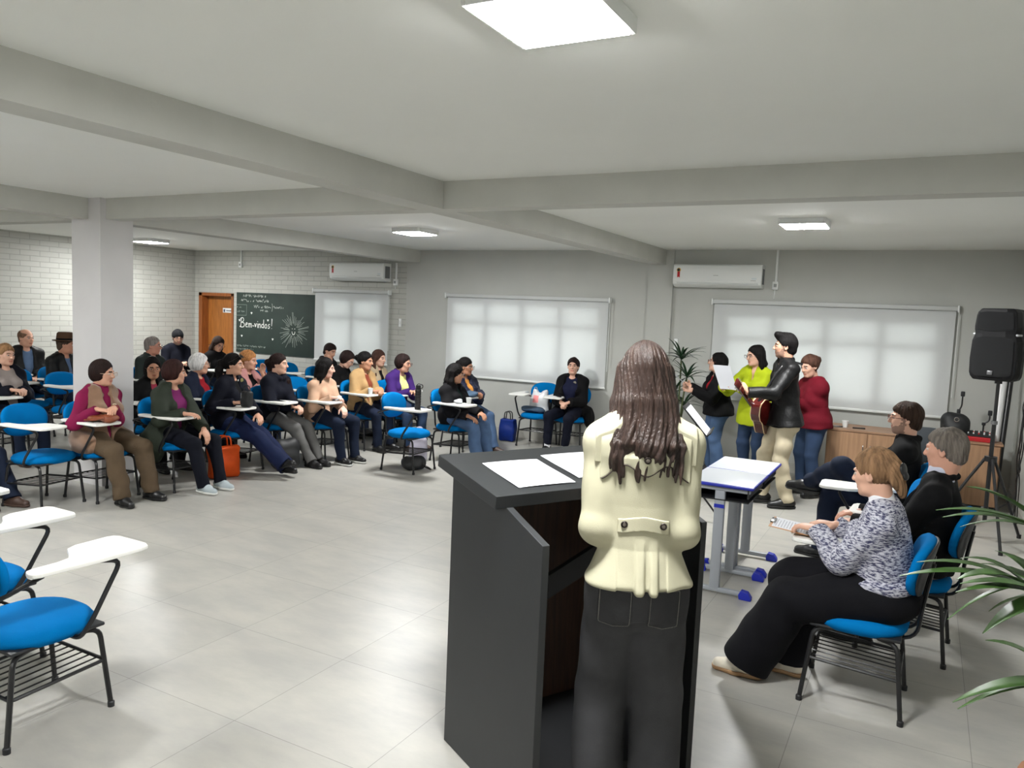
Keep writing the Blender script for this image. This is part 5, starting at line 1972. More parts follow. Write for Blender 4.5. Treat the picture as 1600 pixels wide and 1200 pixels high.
def chair_pt(x, y, face, lx, ly, back=.06):
    """a point on the tablet of the chair a sitter at x, y uses"""
    f = rad(face)
    cx, cy = x + back * math.cos(f), y + back * math.sin(f)
    return (cx + math.sin(f) * lx + math.cos(f) * ly, cy - math.cos(f) * lx + math.sin(f) * ly)


def put(o, at, rz=0.0):
    o.location = tuple(float(q) for q in at)
    o.rotation_euler = (0, 0, rz)
    return o


def solid(S, h, name, m, label, cat, at, rz=0.0, group=None):
    o = sdf_obj(S, h, name, m)
    put(o, at, rz)
    return tag(o, label, cat, group)


# guitar
M_gback = mat('guitar_mahogany', (74, 16, 14), .25, var=.2, vscale=10, coat=.5)
M_gtop = mat('guitar_spruce', (150, 62, 26), .25, var=.15, vscale=10, coat=.5)
M_bind = mat('guitar_binding', (214, 196, 150), .4)
M_fret = mat('rosewood', (44, 28, 22), .4)
gb, gh = W2(guit, (.09, .25, .93)), W2(guit, (-.40, .60, 1.25))
gu = nrm(gh - gb)
gn = W2(guit, (.55, .80, .12)) - W2(guit, (0, 0, 0))
gn = nrm(gn - gu * (gn @ gu))
gw = np.cross(gn, gu)
Rg = np.stack([gu, gw, gn], 1)
gt = thing('acoustic_guitar', 'dark red acoustic guitar held by the man in the leather jacket', 'guitar', tuple(gb))
N = 48
outl = []
for k in range(N):
    a = 2 * PI * k / N
    u = .235 * math.cos(a)
    t = (u + .235) / .47
    wv = np.interp(t, [0, .12, .28, .45, .60, .75, .90, 1.0], [.10, .165, .188, .150, .118, .130, .120, .055])
    v = wv * (abs(math.sin(a)) ** .6) * (1 if math.sin(a) >= 0 else -1)
    outl.append((u, v))


def gprism(sc, z0, z1, name, m, parent):
    mb = MB()
    vs = [Rg @ V3(u * sc, v * sc, z0) for u, v in outl] + [Rg @ V3(u * sc, v * sc, z1) for u, v in outl]
    fs = [tuple(range(N - 1, -1, -1)), tuple(range(N, 2 * N))] + [(i, (i + 1) % N, N + (i + 1) % N, N + i) for i in range(N)]
    mb.add(vs, fs)
    return mb.build(name, m, parent)


gbody = gprism(1.0, -.095, -.002, 'guitar_body', M_gback, gt)
gprism(1.008, -.006, .001, 'binding', M_bind, gbody)
gprism(1.008, -.100, -.093, 'binding', M_bind, gbody)
gprism(.985, .0005, .003, 'soundboard', M_gtop, gbody)
gprism(.975, -.1025, -.099, 'back_plate', M_gback, gbody)
MB().lathe([(0, 0), (.048, 0), (.048, .001), (0, .001)], 24, Rg @ V3(.07, 0, .0035), Rg).build('sound_hole', M_mattblack, gbody)
MB().rbox((-.11, -.07, .003), (-.08, .07, .014), .004, 2, Rg).build('bridge', M_fret, gbody)
MB().rbox((.10, -.026, -.016), (.62, .026, .006), .006, 2, Rg).build('neck', M_gback, gt)
MB().rbox((.12, -.025, .006), (.62, .025, .011), .002, 2, Rg).build('fretboard', M_fret, gt)
hd = MB().rbox((.62, -.036, -.016), (.76, .036, .004), .006, 2, Rg).build('headstock', M_gback, gt)
for k in range(3):
    for s in (-1, 1):
        MB().tube([Rg @ V3(.645 + k * .04, s * .030, -.006), Rg @ V3(.645 + k * .04, s * .056, -.006)], .006, 8).build('tuning_peg', mat('chrome', (200, 200, 200), .2, 1.0), hd)
mb = MB()
for k in range(6):
    v = -.018 + .0072 * k
    mb.tube([Rg @ V3(-.09, v * 1.3, .014), Rg @ V3(.63, v, .0135)], .0007, 4)
mb.build('strings', mat('string_metal', (190, 180, 160), .3, .9), gt)
mb = MB()
sp_ = [Rg @ V3(-.23, 0, -.05), W2(guit, (.20, .02, 1.12)), W2(guit, (.12, -.125, 1.34)), W2(guit, (-.09, -.10, 1.46)), W2(guit, (-.12, .05, 1.49)), W2(guit, (-.15, .17, 1.36)), Rg @ V3(.20, .03, -.04)]
sp_ = [sp_[0] + gb] + sp_[1:-1] + [sp_[-1] + gb]
mb.tube([q - gb for q in sp_], .012, 6, flat=.25)
mb.build('strap', M_black, gt)

# sheets the singers hold
a_ = W2(dk, (-.12, .42, 1.05))
sheet('song_sheet', 'song sheet held by the singer in black with the bob', a_, nrm(W2(dk, (1, .0, .15)) - W2(dk, (0, 0, 0))), nrm(W2(dk, (-.1, .55, .45)) - W2(dk, (0, 0, 0))), .20, .27, 16, 21, bend=.006, group='song sheets in hand')
a_ = W2(lime, (-.06, .46, 1.10))
sheet('song_sheet', 'song sheet held by the singer in the lime shirt', a_, nrm(W2(lime, (1, .25, .0)) - W2(lime, (0, 0, 0))), nrm(W2(lime, (.25, .25, 1)) - W2(lime, (0, 0, 0))), .20, .28, 16, 22, bend=.008, group='song sheets in hand')

# hat and sunglasses
P_, R_, s_ = hat['P'], hat['HR'], hat['hs']
mb = MB()
c_ = W2(hat, (0, 0, 0))
Rw = rotz(hat['o'].rotation_euler.z) @ R_ @ rotx(.06)
org = W2(hat, P_(0, -.012, .055))
hh = MB().lathe([(.150, -.004), (.155, .002), (.150, .006), (.106, .008), (.104, .05), (.098, .095), (.080, .112), (.03, .106), (0, .104)], 32, (0, 0, 0), Rw)
ht = thing('felt_hat', 'brown felt hat worn by the man half hidden behind the column', 'hat', tuple(org))
hh.build('crown_and_brim', cloth('brown_felt', (74, 54, 40), .9), ht)
MB().lathe([(.107, .010), (.1075, .032), (.1055, .032), (.105, .010)], 32, (0, 0, 0), Rw, False).build('hat_band', F_black, ht)
P_ = navy['P']
t = thing('sunglasses', 'dark sunglasses pushed up on the hair of the woman in flares', 'sunglasses', tuple(W2(navy, P_(0, .07, .10))))
a0 = W2(navy, P_(0, .07, .10))
Q = lambda x, y, z: W2(navy, P_(x, y, z)) - a0
for s in (-1, 1):
    mb = MB()
    pts = [Q(s * .034 + .027 * math.cos(a), .082 - .020 * math.sin(a), .098 + .018 * math.sin(a)) for a in np.linspace(0, 2 * PI, 15)[:-1]]
    up_ = [p + nrm(Q(0, .02, .02)) * .004 for p in pts]
    n = len(pts)
    mb.add(pts + up_, [tuple(range(n - 1, -1, -1)), tuple(range(n, 2 * n))] + [(i, (i + 1) % n, n + (i + 1) % n, n + i) for i in range(n)])
    mb.build('lens', mat('dark_lens', (14, 12, 12), .15), t)
    MB().tube([Q(s * .062, .078, .098), Q(s * .088, .02, .055), Q(s * .088, -.03, .03)], .0028, 5).build('temple', G_dark, t)



def badge(p, sdf, parent, x, z, r, m, name='badge'):
    y = np.linspace(.35, 0, 500)
    d = sdf.eval(np.stack([np.full(500, x), y, np.full(500, z)], 1).astype(F4), .05)
    i = int(np.argmax(d < 0))
    return MB().lathe([(0, -.002), (r, -.002), (r * .95, .002), (0, .003)], 16, (x, float(y[i]) + .001, z), rotx(-PI / 2)).build(name, m, parent)


badge(navy, navy['top_sdf'], navy['top'], -.075, .99, .024, mat('badge_olive', (120, 116, 66), .6))
badge(navy, navy['top_sdf'], navy['top'], -.035, .99, .011, mat('badge_white', (214, 214, 210), .6), 'name_pin')
badge(wallw, wallw['in_sdf'], wallw['inner'], -.05, .93, .022, mat('badge_grey', (120, 116, 100), .6), 'emblem')

# handbag on the vest woman's tablet
bx, by = chair_pt(-6.66, 4.42, 2, .17, .20)
S = Sdf()
S.ell((0, 0, .030), (.175, .095, .030), k=.02).ell((-.12, .0, .032), (.07, .085, .034), k=.03).ell((.10, .02, .030), (.09, .085, .028), k=.03)
S.wrinkle(.007, 36, 3)
hb_ = sdf_obj(S, .005, 'handbag', mat('tan_leather', (122, 62, 36), .45, bump='noise', bscale=60, bstr=.4))
put(hb_, (bx, by, .742), rad(2))
tag(hb_, 'brown leather handbag lying flat under the hands of the woman in the vest', 'handbag')
MB().tube(fillet([(-.15, -.06, .05), (-.20, -.09, .02), (-.10, -.115, .012), (.06, -.10, .02), (.15, -.06, .045)], .05), .007, 6).build('strap', mat('tan_leather', (122, 62, 36)), hb_)
w_ = vest['J'][-1]
wp = W2(vest, w_[1] - nrm(w_[1] - w_[0]) * .004)
ax_ = nrm((rotz(vest['o'].rotation_euler.z) @ (w_[1] - w_[0])))
uu1 = nrm(np.cross(ax_, V3(0, 0, 1)))
Rw = np.stack([uu1, np.cross(ax_, uu1), ax_], 1)
wt_ = thing('wristwatch', 'gold wristwatch on the arm of the woman in the vest', 'watch', tuple(wp))
MB().lathe([(.030, -.008), (.033, -.006), (.033, .006), (.030, .008)], 20, (0, 0, 0), Rw, False).build('band', mat('gold', (190, 150, 70), .3, .9), wt_)
MB().lathe([(0, 0), (.016, 0), (.016, .006), (0, .007)], 18, (Rw @ V3(0, -.033, 0)), Rw @ rotx(PI / 2)).build('dial', mat('watch_dial', (224, 214, 190), .3), wt_)

# cups
M_cup = mat('white_cup', (226, 228, 228), .4)


def cup(x, y, z, label, h=.072, m=None, grp='disposable cups'):
    t = thing('plastic_cup', label, 'cup', (x, y, z), 0, grp)
    MB().lathe([(0, 0), (.024, 0), (.0345, h), (.0365, h), (.0365, h + .003), (.033, h + .003), (.023, .004), (0, .004)], 20, closed=False).build('cup_wall', m or M_cup, t)
    return t


TZ = .738


def on_tab(x, y, face, lx, ly):
    a, b = chair_pt(x, y, face, lx, ly)
    return a, b, TZ


cup(*on_tab(-6.50, 7.99, -6, .17, .27), 'white cup on the tablet before the tan shirt jacket')
cup(*on_tab(-5.08, 8.00, -4, .10, .25), 'small white cup on the tablet before the black hooded jacket')
cup(*on_tab(-7.48, 6.16, 20, .15, .28), 'white cup on the tablet of the grey haired woman')
cup(*on_tab(-7.47, 5.56, -6, .12, .24), 'white cup on the tablet of the smiling woman by the column')
cup(-.74, 9.40, .72, 'white cup standing on the low wooden cabinet')
M_clear = mat('clear_plastic', (206, 210, 210), .2, spec=.6)
cp = cup(-4.54, 2.36, TZ, 'clear cup with a pale sweet on the tablet at the left edge', .05, M_clear)
S = Sdf().ell((0, 0, .026), (.020, .018, .018)).ell((.01, .008, .034), (.014, .012, .012))
o = sdf_obj(S, .003, 'sweet', mat('pale_sweet', (220, 200, 160), .6))
put(o, (-4.54, 2.36, TZ + .004))
tag(o, 'pale sweet inside the clear cup at the left edge', 'sweet')


def tissue(x, y, label, sc=1.0, seed=1):
    S = Sdf().ell((0, 0, .018), (.055 * sc, .04 * sc, .020 * sc), k=.02).ell((.02, .005, .035), (.028 * sc, .03 * sc, .028 * sc), k=.01)
    S.wrinkle(.012, 90, seed)
    S.cut((0, 0, .0), (0, 0, -1))
    return solid(S, .004, 'paper_napkin', M_paper, label, 'napkin', (x, y, TZ))


tissue(*on_tab(-5.08, 8.00, -4, .17, .14)[:2], 'crumpled napkin on the tablet before the black hooded jacket', 1.1, 2)
tissue(*on_tab(-6.34, 7.03, 0, .10, .28)[:2], 'crumpled napkin on the tablet before the beige jumper', 1.0, 5)

# flask on the empty chair
fx, fy = chair_pt(-5.15 - .06, 7.20, 0, .19, .24)
t = thing('drinking_flask', 'black ribbed flask on the tablet of the empty front chair', 'flask', (fx, fy, TZ))
pr = [(0, 0), (.033, 0), (.035, .006)]
for k in range(6):
    z = .03 + k * .03
    pr += [(.035, z), (.0325, z + .006), (.0325, z + .012), (.035, z + .018)]
pr += [(.035, .215), (.028, .228), (.0, .228)]
MB().lathe(pr, 24).build('flask_body', M_black, t)
MB().lathe([(0, .226), (.027, .226), (.027, .262), (.022, .268), (0, .268)], 20).build('lid', M_mattblack, t)
MB().tube(fillet([(.026, 0, .235), (.06, 0, .24), (.062, 0, .275), (.0, 0, .285), (-.02, 0, .266)], .02), .005, 6).build('carry_loop', M_mattblack, t)

# jacket heaped on the puffer woman's tablet
S = Sdf()
S.ell((0, 0, .028), (.20, .12, .035), k=.03).ell((-.10, -.02, .05), (.09, .09, .035), k=.04).ell((.10, .03, .042), (.10, .08, .032), k=.04)
S.wrinkle(.014, 34, 8)
S.cut((0, 0, 0), (0, 0, -1))
dx, dy = chair_pt(-5.46, 8.82, -16, .18, .20)
solid(S, .006, 'folded_jacket', cloth('slate_denim', (66, 84, 104), .8, var=.15), 'slate blue jacket heaped on the tablet of the puffer woman', 'jacket', (dx, dy, TZ), rad(-30))

# tote on the flares woman's tablet
tx, ty = chair_pt(-6.63, 5.92, 8, .16, .30)
t = thing('small_bag', 'small black bag with a loop handle on the tablet before the flares woman', 'bag', (tx, ty, TZ))
S = Sdf().box((0, 0, .085), (.065, .035, .085), rnd=.025).ell((0, -.03, .06), (.05, .02, .04), k=.02)
S.wrinkle(.006, 50, 4)
S.cut((0, 0, .002), (0, 0, -1))
o = sdf_obj(S, .005, 'bag_body', M_mattblack, t)
MB().tube(fillet([(-.05, 0, .16), (-.04, .0, .23), (.04, 0, .23), (.05, 0, .16)], .04), .006, 6).build('handle', M_mattblack, t)
MB().tube([(-.045, -.037, .02), (-.045, -.037, .15)], .003, 5).build('zip', mat('chrome', (200, 200, 200), .2, 1.0), t)


def floor_bag(name, label, cat, at, rz, half, m, handle=True, rnd=.05, wr=.012, seed=1, mh=None):
    t = thing(name, label, cat, at, rz)
    S = Sdf().box((0, 0, half[2]), half, rnd=rnd).ell((0, -half[1] * .8, half[2] * .75), (half[0] * .75, half[1] * .5, half[2] * .6), k=.03)
    S.wrinkle(wr, 22, seed)
    S.cut((0, 0, .004), (0, 0, -1))
    sdf_obj(S, .008, 'bag_body', m, t)
    if handle:
        hw, hz_ = half[0] * .45, half[2] * 2
        for s in (-1, 1):
            MB().tube(fillet([(-hw, s * half[1] * .5, hz_ - .03), (-hw * .8, s * half[1] * .5, hz_ + .10), (hw * .8, s * half[1] * .5, hz_ + .10), (hw, s * half[1] * .5, hz_ - .03)], .04), .008, 6).build('handle', mh or m, t)
    return t


floor_bag('tote_bag', 'orange tote bag on the floor beside the dark olive parka', 'bag', (-6.38, 5.62, 0), rad(80), (.16, .07, .17), cloth('orange_canvas', (206, 78, 24), .6), True, .04, .016, 2)
floor_bag('backpack', 'black backpack on the floor behind the royal blue flares', 'backpack', (-6.22, 6.34, 0), rad(75), (.16, .11, .17), M_mattblack, False, .09, .012, 4)
floor_bag('shopping_bag', 'dark blue bag standing on the floor by the wall under the blind', 'bag', (-5.22, 9.72, 0), rad(5), (.115, .07, .165), cloth('cobalt_bag', (18, 44, 120), .5), True, .03, .008, 5, M_mattblack)
t = floor_bag('backpack', 'small black backpack on the floor under the empty front chair', 'backpack', (-5.10, 7.24, 0), rad(20), (.14, .10, .075), M_mattblack, False, .07, .014, 7)
MB().tube(fillet([(.12, -.06, .08), (.21, -.09, .05), (.22, -.03, .015), (.12, .04, .03)], .04), .010, 6, flat=.4).build('strap', M_mattblack, t)
floor_bag('shopping_bag', 'pale grey bag on the floor beside the chair of the hooded jacket', 'bag', (-5.36, 7.70, 0), rad(30), (.10, .06, .155), cloth('pale_grey_bag', (172, 168, 182), .7), True, .05, .014, 9)

# carrier bag on the chair by the wall
t = thing('carrier_bag', 'white plastic carrier bag with pink print on the chair by the wall', 'bag', (-4.74, 9.74, .475), rad(180))
S = Sdf().ell((0, 0, .13), (.14, .09, .14), k=.03).ell((0, 0, .03), (.15, .10, .05), k=.04).box((.06, 0, .25), (.03, .03, .06), rnd=.02, k=.05).box((-.07, 0, .25), (.03, .03, .05), rnd=.02, k=.05)
S.wrinkle(.014, 30, 3)
S.cut((0, 0, .0), (0, 0, -1))


def pinkpatch(p):
    return np.where((np.abs(p[:, 0] - .03) < .045) & (np.abs(p[:, 2] - .18) < .05) & (p[:, 1] > 0), 1, 0)


sdf_obj(S, .006, 'bag_film', [mat('white_film', (206, 208, 210), .35), mat('pink_print', (240, 150, 150), .4)], t, pinkpatch)
MB().tube(fillet([(.045, .01, .28), (.045, .01, .34), (.085, .01, .34), (.085, .01, .28)], .02), .007, 6, flat=.4).build('handle', mat('white_film', (206, 208, 210), .35), t)
S = Sdf().ell((0, 0, .04), (.16, .09, .045), k=.02)
S.wrinkle(.014, 34, 6)
S.cut((0, 0, .0), (0, 0, -1))
solid(S, .006, 'folded_denim', cloth('slate_denim', (66, 84, 104), .8, var=.15), 'folded blue denim lying before the carrier bag by the wall', 'clothing', (-4.76, 9.60, .472), rad(10))

# clipboard, phone
cx, cy = chair_pt(-.10, 4.15, 179, .20, .30, .09)
cpt = thing('clipboard', 'brown clipboard with a printed sheet before the marled jumper', 'clipboard', (-.51, 4.36, .752), rad(92))
Rc = rotx(rad(6))
MB().rbox((-.115, -.165, 0), (.115, .165, .004), .002, 1, Rc).build('board', mat('hardboard', (176, 128, 84), .6), cpt)
MB().rbox((-.045, .140, .004), (.045, .168, .016), .004, 2, Rc).build('clip', mat('chrome', (200, 200, 200), .2, 1.0), cpt)
MB().box((-.105, -.155, .0042), (.105, .15, .0056), Rc).build('sheet', M_paper, cpt)
rr = random.Random(9)
mb = MB()
for k in range(18):
    v = .13 - k * .0145
    u = -.09
    while u < rr.uniform(.03, .085):
        du = rr.uniform(.01, .025)
        mb.add([Rc @ V3(a, b, .0059) for a, b in ((u, v), (u + du, v), (u + du, v + .005), (u, v + .005))], [(0, 1, 2, 3)])
        u += du + .004
mb.build('print', M_ink, cpt)
px1, py1 = chair_pt(-.13, 6.44, 182, .19, .22)
MB().rbox((-.036, -.075, 0), (.036, .075, .009), .004).build('phone', M_black)
ph = bpy.data.objects['phone']
put(ph, (px1, py1, TZ), rad(100))
tag(ph, 'black phone lying on the tablet of the man with crossed legs', 'phone')
MB().box((-.032, -.070, .0088), (.032, .070, .0096)).build('screen', mat('dark_lens', (14, 12, 12), .15), ph)
S = Sdf()
E_ = lambda p, r: S.ell(swe['P'](*p), np.array(r), swe['HR'], k=.006)
E_((.0, -.142, .02), (.030, .012, .034))
E_((.0, -.150, -.012), (.022, .012, .020))
sdf_obj(S, .003, 'hair_clip', M_black, swe['o'])

# ------------------------------------------------------------------ cabinet and what stands on it
M_oak = mat('walnut_laminate', (158, 122, 92), .5, var=.14, vscale=4, stretch=(9, 9, .7))
M_oakt = mat('walnut_laminate_top', (150, 116, 90), .45, var=.12, vscale=4, stretch=(.7, 9, 9))
cab = thing('low_cabinet', 'long low wooden cabinet under the blind at right', 'cabinet', (-.08, 9.50, 0))
MB().box((-.83, -.25, .06), (.83, .25, .695)).build('carcass', M_oak, cab)
MB().rbox((-.85, -.27, .695), (.85, .27, .72), .004, 1).build('top', M_oakt, cab)
MB().box((-.80, -.22, 0), (.80, .22, .06)).build('plinth', M_mattblack, cab)
for k in range(4):
    x0 = -.825 + k * .4125
    dr = MB().rbox((x0 + .003, -.268, .065), (x0 + .409, -.251, .69), .003, 1).build('door', M_oak, cab)
    s = .375 if k % 2 == 0 else .035
    MB().tube(fillet([(x0 + s, -.266, .56), (x0 + s, -.29, .56), (x0 + s, -.29, .46), (x0 + s, -.266, .46)], .01), .005, 6).build('handle', mat('chrome', (200, 200, 200), .2, 1.0), dr)
for k, (x, y, lab) in enumerate([(-.83, 9.36, 'black marker on the cabinet left of the white cup'), (-.60, 9.38, 'black marker on the cabinet right of the white cup')]):
    t = thing('marker_pen', lab, 'pen', (x, y, .728), rad(12 * k), 'markers on the cabinet')
    MB().tube([(-.06, 0, 0), (.03, 0, 0)], .008, 8).build('barrel', M_black, t)
    MB().tube([(.028, 0, 0), (.07, 0, 0)], .0085, 8).build('cap', M_mattblack, t)
t = thing('mixer', 'red audio mixer on the right end of the cabinet', 'mixer', (.53, 9.42, .72), rad(-4))
MB().prism([(-.13, 0), (.13, 0), (.13, .085), (-.13, .045)], -.17, .17, axis=0).build('case', mat('mixer_red', (176, 22, 30), .45), t, bevel=.006)
Rq = rotx(math.atan2(.04, .26))
MB().box((-.15, -.115, .001), (.15, .115, .004), Rq, (0, 0, .066)).build('panel', M_mattblack, t)
for i in range(6):
    for j in range(3):
        MB().lathe([(0, 0), (.008, 0), (.006, .014), (0, .014)], 10, Rq @ V3(-.12 + .048 * i, -.02 + .045 * j, .004) + V3(0, 0, .066), Rq).build('knob', M_white if (i + j) % 3 else mat('mixer_red', (176, 22, 30), .45), t)


def mic_stand(x, y, h, lab, bend):
    t = thing('microphone_stand', lab, 'microphone stand', (x, y, .72), 0, 'microphone stands on the cabinet')
    MB().lathe([(0, 0), (.055, 0), (.05, .012), (.012, .018), (0, .018)], 20).build('base', M_black, t)
    MB().tube(fillet([(0, 0, .01), (0, 0, h * .6), (bend, 0, h * .72), (bend, 0, h)], .03), .008, 8).build('pole', M_black, t)
    MB().rbox((bend - .02, -.02, h - .02), (bend + .02, .02, h + .035), .008).build('clamp', M_mattblack, t)
    MB().rbox((-.018, -.022, h * .52), (.018, .022, h * .64), .008).build('joint', M_mattblack, t)
    return t


mic_stand(.36, 9.66, .45, 'taller black microphone stand behind the black bag', .025)
mic_stand(.60, 9.62, .27, 'shorter black microphone stand behind the red mixer', .05)
t = floor_bag('equipment_bag', 'rounded black bag on the cabinet left of the red mixer', 'bag', (.33, 9.46, .72), rad(-6), (.135, .10, .135), M_mattblack, False, .10, .006, 11)
MB().tube([(.02 + .022 * math.cos(a), -.115, .205 + .022 * math.sin(a)) for a in np.linspace(0, 2 * PI, 13)], .004, 5, caps=False).build('ring', mat('chrome', (200, 200, 200), .2, 1.0), t)

# office chair
t = thing('office_chair', 'dark grey office chair behind the man with crossed legs', 'chair', (.10, 8.55, 0), rad(190))
M_gf = cloth('graphite_mesh', (62, 66, 70), .7)
vs, fs = cushion(.50, .48, .08, 'seat')
MB().add([(x, y, z + .48) for x, y, z in vs], fs, True).build('seat', M_gf, t, auto=False)
vs, fs = cushion(.50, .36, .05, 'back', 2.6)
MB().add([(x, -.24 - z * .9 + .0 - .25 * x * x * -1, .70 + y) for x, y, z in vs], fs, True).build('backrest', M_gf, t, auto=False)
MB().tube(fillet([(0, -.05, .40), (0, -.28, .40), (0, -.27, .62)], .06), .018, 8).build('back_bracket', M_black, t)
MB().tube([(0, 0, .08), (0, 0, .41)], .025, 12).build('column', M_black, t)
for k in range(5):
    a = 2 * PI * k / 5
    l_ = MB().tube([(0, 0, .10), (.27 * math.cos(a), .27 * math.sin(a), .065)], .018, 8).build('leg', M_black, t)
    MB().lathe([(0, -.012), (.026, -.012), (.028, 0), (.026, .012), (0, .012)], 12, (.27 * math.cos(a), .27 * math.sin(a), .028), rotz(a) @ rotx(PI / 2)).build('castor', M_mattblack, l_)

# ------------------------------------------------------------------ loudspeaker on tripod
st = thing('speaker_stand', 'black tripod stand carrying the loudspeaker at right', 'speaker stand', (.575, 7.95, 0))
MB().tube([(0, 0, .18), (0, 0, 1.08)], .0175, 12).build('pole', M_black, st)
MB().tube([(0, 0, 1.04), (0, 0, 1.44)], .0145, 12).build('inner_pole', M_black, st)
MB().lathe([(.019, 0), (.026, 0), (.026, .03), (.019, .03)], 14, (0, 0, 1.05), None, False).build('collar', mat('dull_metal', (120, 120, 122), .4, .7), st)
MB().lathe([(.018, 0), (.05, 0), (.05, .045), (.018, .045)], 16, (0, 0, .72), None, False).build('leg_hub', M_black, st)
MB().lathe([(.018, 0), (.032, 0), (.032, .035), (.018, .035)], 16, (0, 0, .24), None, False).build('brace_hub', M_black, st)
for a in (rad(-76), rad(47), rad(172)):
    c, s = math.cos(a), math.sin(a)
    lg = MB().tube([(.04 * c, .04 * s, .745), (.15 * c, .15 * s, .55), (.44 * c, .44 * s, .015)], .013, 8).build('leg', M_black, st)
    MB().lathe([(0, 0), (.018, 0), (.018, .035), (0, .035)], 10, (.44 * c, .44 * s, 0)).build('rubber_foot', M_mattblack, lg)
    MB().tube([(.03 * c, .03 * s, .255), (.27 * c, .27 * s, .335)], .009, 8).build('brace', M_black, st)
spk = thing('loudspeaker', 'black loudspeaker on the tripod beside the right wall', 'loudspeaker', (.575, 7.95, 1.44), rad(243 + 90) - PI)
M_sp = mat('speaker_plastic', (13, 13, 15), .6, spec=.25, bump='noise', bscale=300, bstr=.15)
# front faces +y
H_ = .62


def sect(z):
    """half width and depth of the cabinet at height z"""
    k = z / H_
    return np.interp(k, [0, .06, .3, .56, .64, .72, .95, 1], [.165, .185, .190, .182, .160, .172, .160, .140])


mb = MB()
vs, fs = [], []
nz_ = 20
for i in range(nz_ + 1):
    z = H_ * i / nz_
    w_ = sect(z)
    k = i / nz_
    e = .012 * (1 - min(1, min(k, 1 - k) * 12))
    ring = [(-w_ + e, .155 - e), (-w_ * .55, .175 - e), (w_ * .55, .175 - e), (w_ - e, .155 - e), (w_ * .98 - e, .05), (w_ * .62, -.17 + e), (-w_ * .62, -.17 + e), (-w_ * .98 + e, .05)]
    vs += [(x, y, z) for x, y in ring]
for i in range(nz_):
    for j in range(8):
        fs.append((i * 8 + j, i * 8 + (j + 1) % 8, (i + 1) * 8 + (j + 1) % 8, (i + 1) * 8 + j))
fs += [tuple(range(7, -1, -1)), tuple(nz_ * 8 + j for j in range(8))]
mb.add(vs, fs)
mb.build('cabinet', M_sp, spk, bevel=.01)
M_grl = mat('speaker_grille', (15, 16, 18), .6, spec=.25, bump='noise', bscale=700, bstr=.5)
for z0, z1 in ((.035, .375), (.425, .59)):
    mb = MB()
    vs = []
    n = 14
    for i in range(n + 1):
        z = z0 + (z1 - z0) * i / n
        k = i / n
        r_ = min(1, math.sqrt(max(0, 1 - (max(0, .12 - min(k, 1 - k)) / .12) ** 2)))
        w_ = sect(z) * .86 * (.82 + .18 * r_)
        for x in np.linspace(-1, 1, 9):
            vs.append((x * w_, .182 - .016 * abs(x) ** 3, z))
    fs = [(i * 9 + j, i * 9 + j + 1, (i + 1) * 9 + j + 1, (i + 1) * 9 + j) for i in range(n) for j in range(8)]
    o = len(vs)
    vs += [(x, y - .012, z) for x, y, z in vs]
    fs += [(o + d_, o + c_, o + b_, o + a_) for a_, b_, c_, d_ in fs]
    mb.add(vs, fs, True)
    mb.build('grille', M_grl, spk)
MB().rbox((-.022, .178, .05), (.022, .189, .085), .004).build('emblem', mat('dull_metal', (120, 120, 122), .4, .7), spk)
for s in (-1, 1):
    MB().rbox((s * .168 - .012, .06, .385), (s * .168 + .012, .15, .405), .006).build('handle_trim', mat('bright_trim', (190, 192, 194), .3, .6), spk)
MB().lathe([(.02, -.03), (.03, -.03), (.03, .01), (.02, .01)], 14, (0, 0, 0), None, False).build('pole_socket', M_black, spk)

# tubes in the corner, cables
t = thing('projection_screen', 'white rolled screen tube leaning in the corner behind the loudspeaker', 'screen', (.66, 9.30, 0))
MB().tube([(0, 0, .02), (.12, .55, 1.98)], .042, 16).build('tube', mat('screen_white', (222, 222, 222), .4), t)
MB().tube([(.075, 0, .02), (.185, .55, 1.98)], .026, 12).build('leg_tube', M_black, t)
MB().rbox((-.05, -.05, 0), (.11, .05, .03), .01).build('foot', M_mattblack, t)
t = thing('audio_cable', 'tangled black cables hanging down the right wall by the speaker', 'cable', (XR - .02, 8.9, 0))
for k in range(4):
    rr = random.Random(50 + k)
    pts = [(-.01 - rr.uniform(0, .03), rr.uniform(-.25, .25) + (.0 if i else -.5), z) for i, z in enumerate(np.linspace(1.55 - .1 * k, .05, 8))]
    mb = MB().tube(fillet(pts, .08), .006, 5)
    mb.build('strand', M_black, t)


# ------------------------------------------------------------------ plants
def blade(mb, B, T, width, lift, fold=.25, n=9, mi=0):
    B, T = np.array(B, float), np.array(T, float)
    mid = (B + T) / 2 + V3(0, 0, lift)
    pts = arc(B, mid + V3(0, 0, lift * .3), T, n)
    sd = nrm(np.cross(T - B, V3(0, 0, 1)) + 1e-6)
    vs, fs = [], []
    for i, p in enumerate(pts):
        t = i / (n - 1)
        w = width * (math.sin(PI * min(1, t * .93 + .07) ** .75) * .9 + .06)
        if i == n - 1:
            w = .0015
        d = pts[min(i + 1, n - 1)] - pts[max(i - 1, 0)]
        up_ = nrm(np.cross(sd, d))
        if up_[2] < 0:
            up_ = -up_
        for s, f in ((-1, fold), (0, 0), (1, fold)):
            vs.append(p + sd * w * s + up_ * w * f * abs(s))
        for s, f in ((-1, fold), (0, 0), (1, fold)):
            vs.append(p + sd * w * s * .98 + up_ * (w * f * abs(s) - .0012))
    for i in range(n - 1):
        a = i * 6
        b = a + 6
        fs += [(a, a + 1, b + 1, b), (a + 1, a + 2, b + 2, b + 1), (a + 4, a + 3, b + 3, b + 4), (a + 5, a + 4, b + 4, b + 5), (a + 3, a, b, b + 3), (a + 2, a + 5, b + 5, b + 2)]
    mb.add(vs, fs, True)


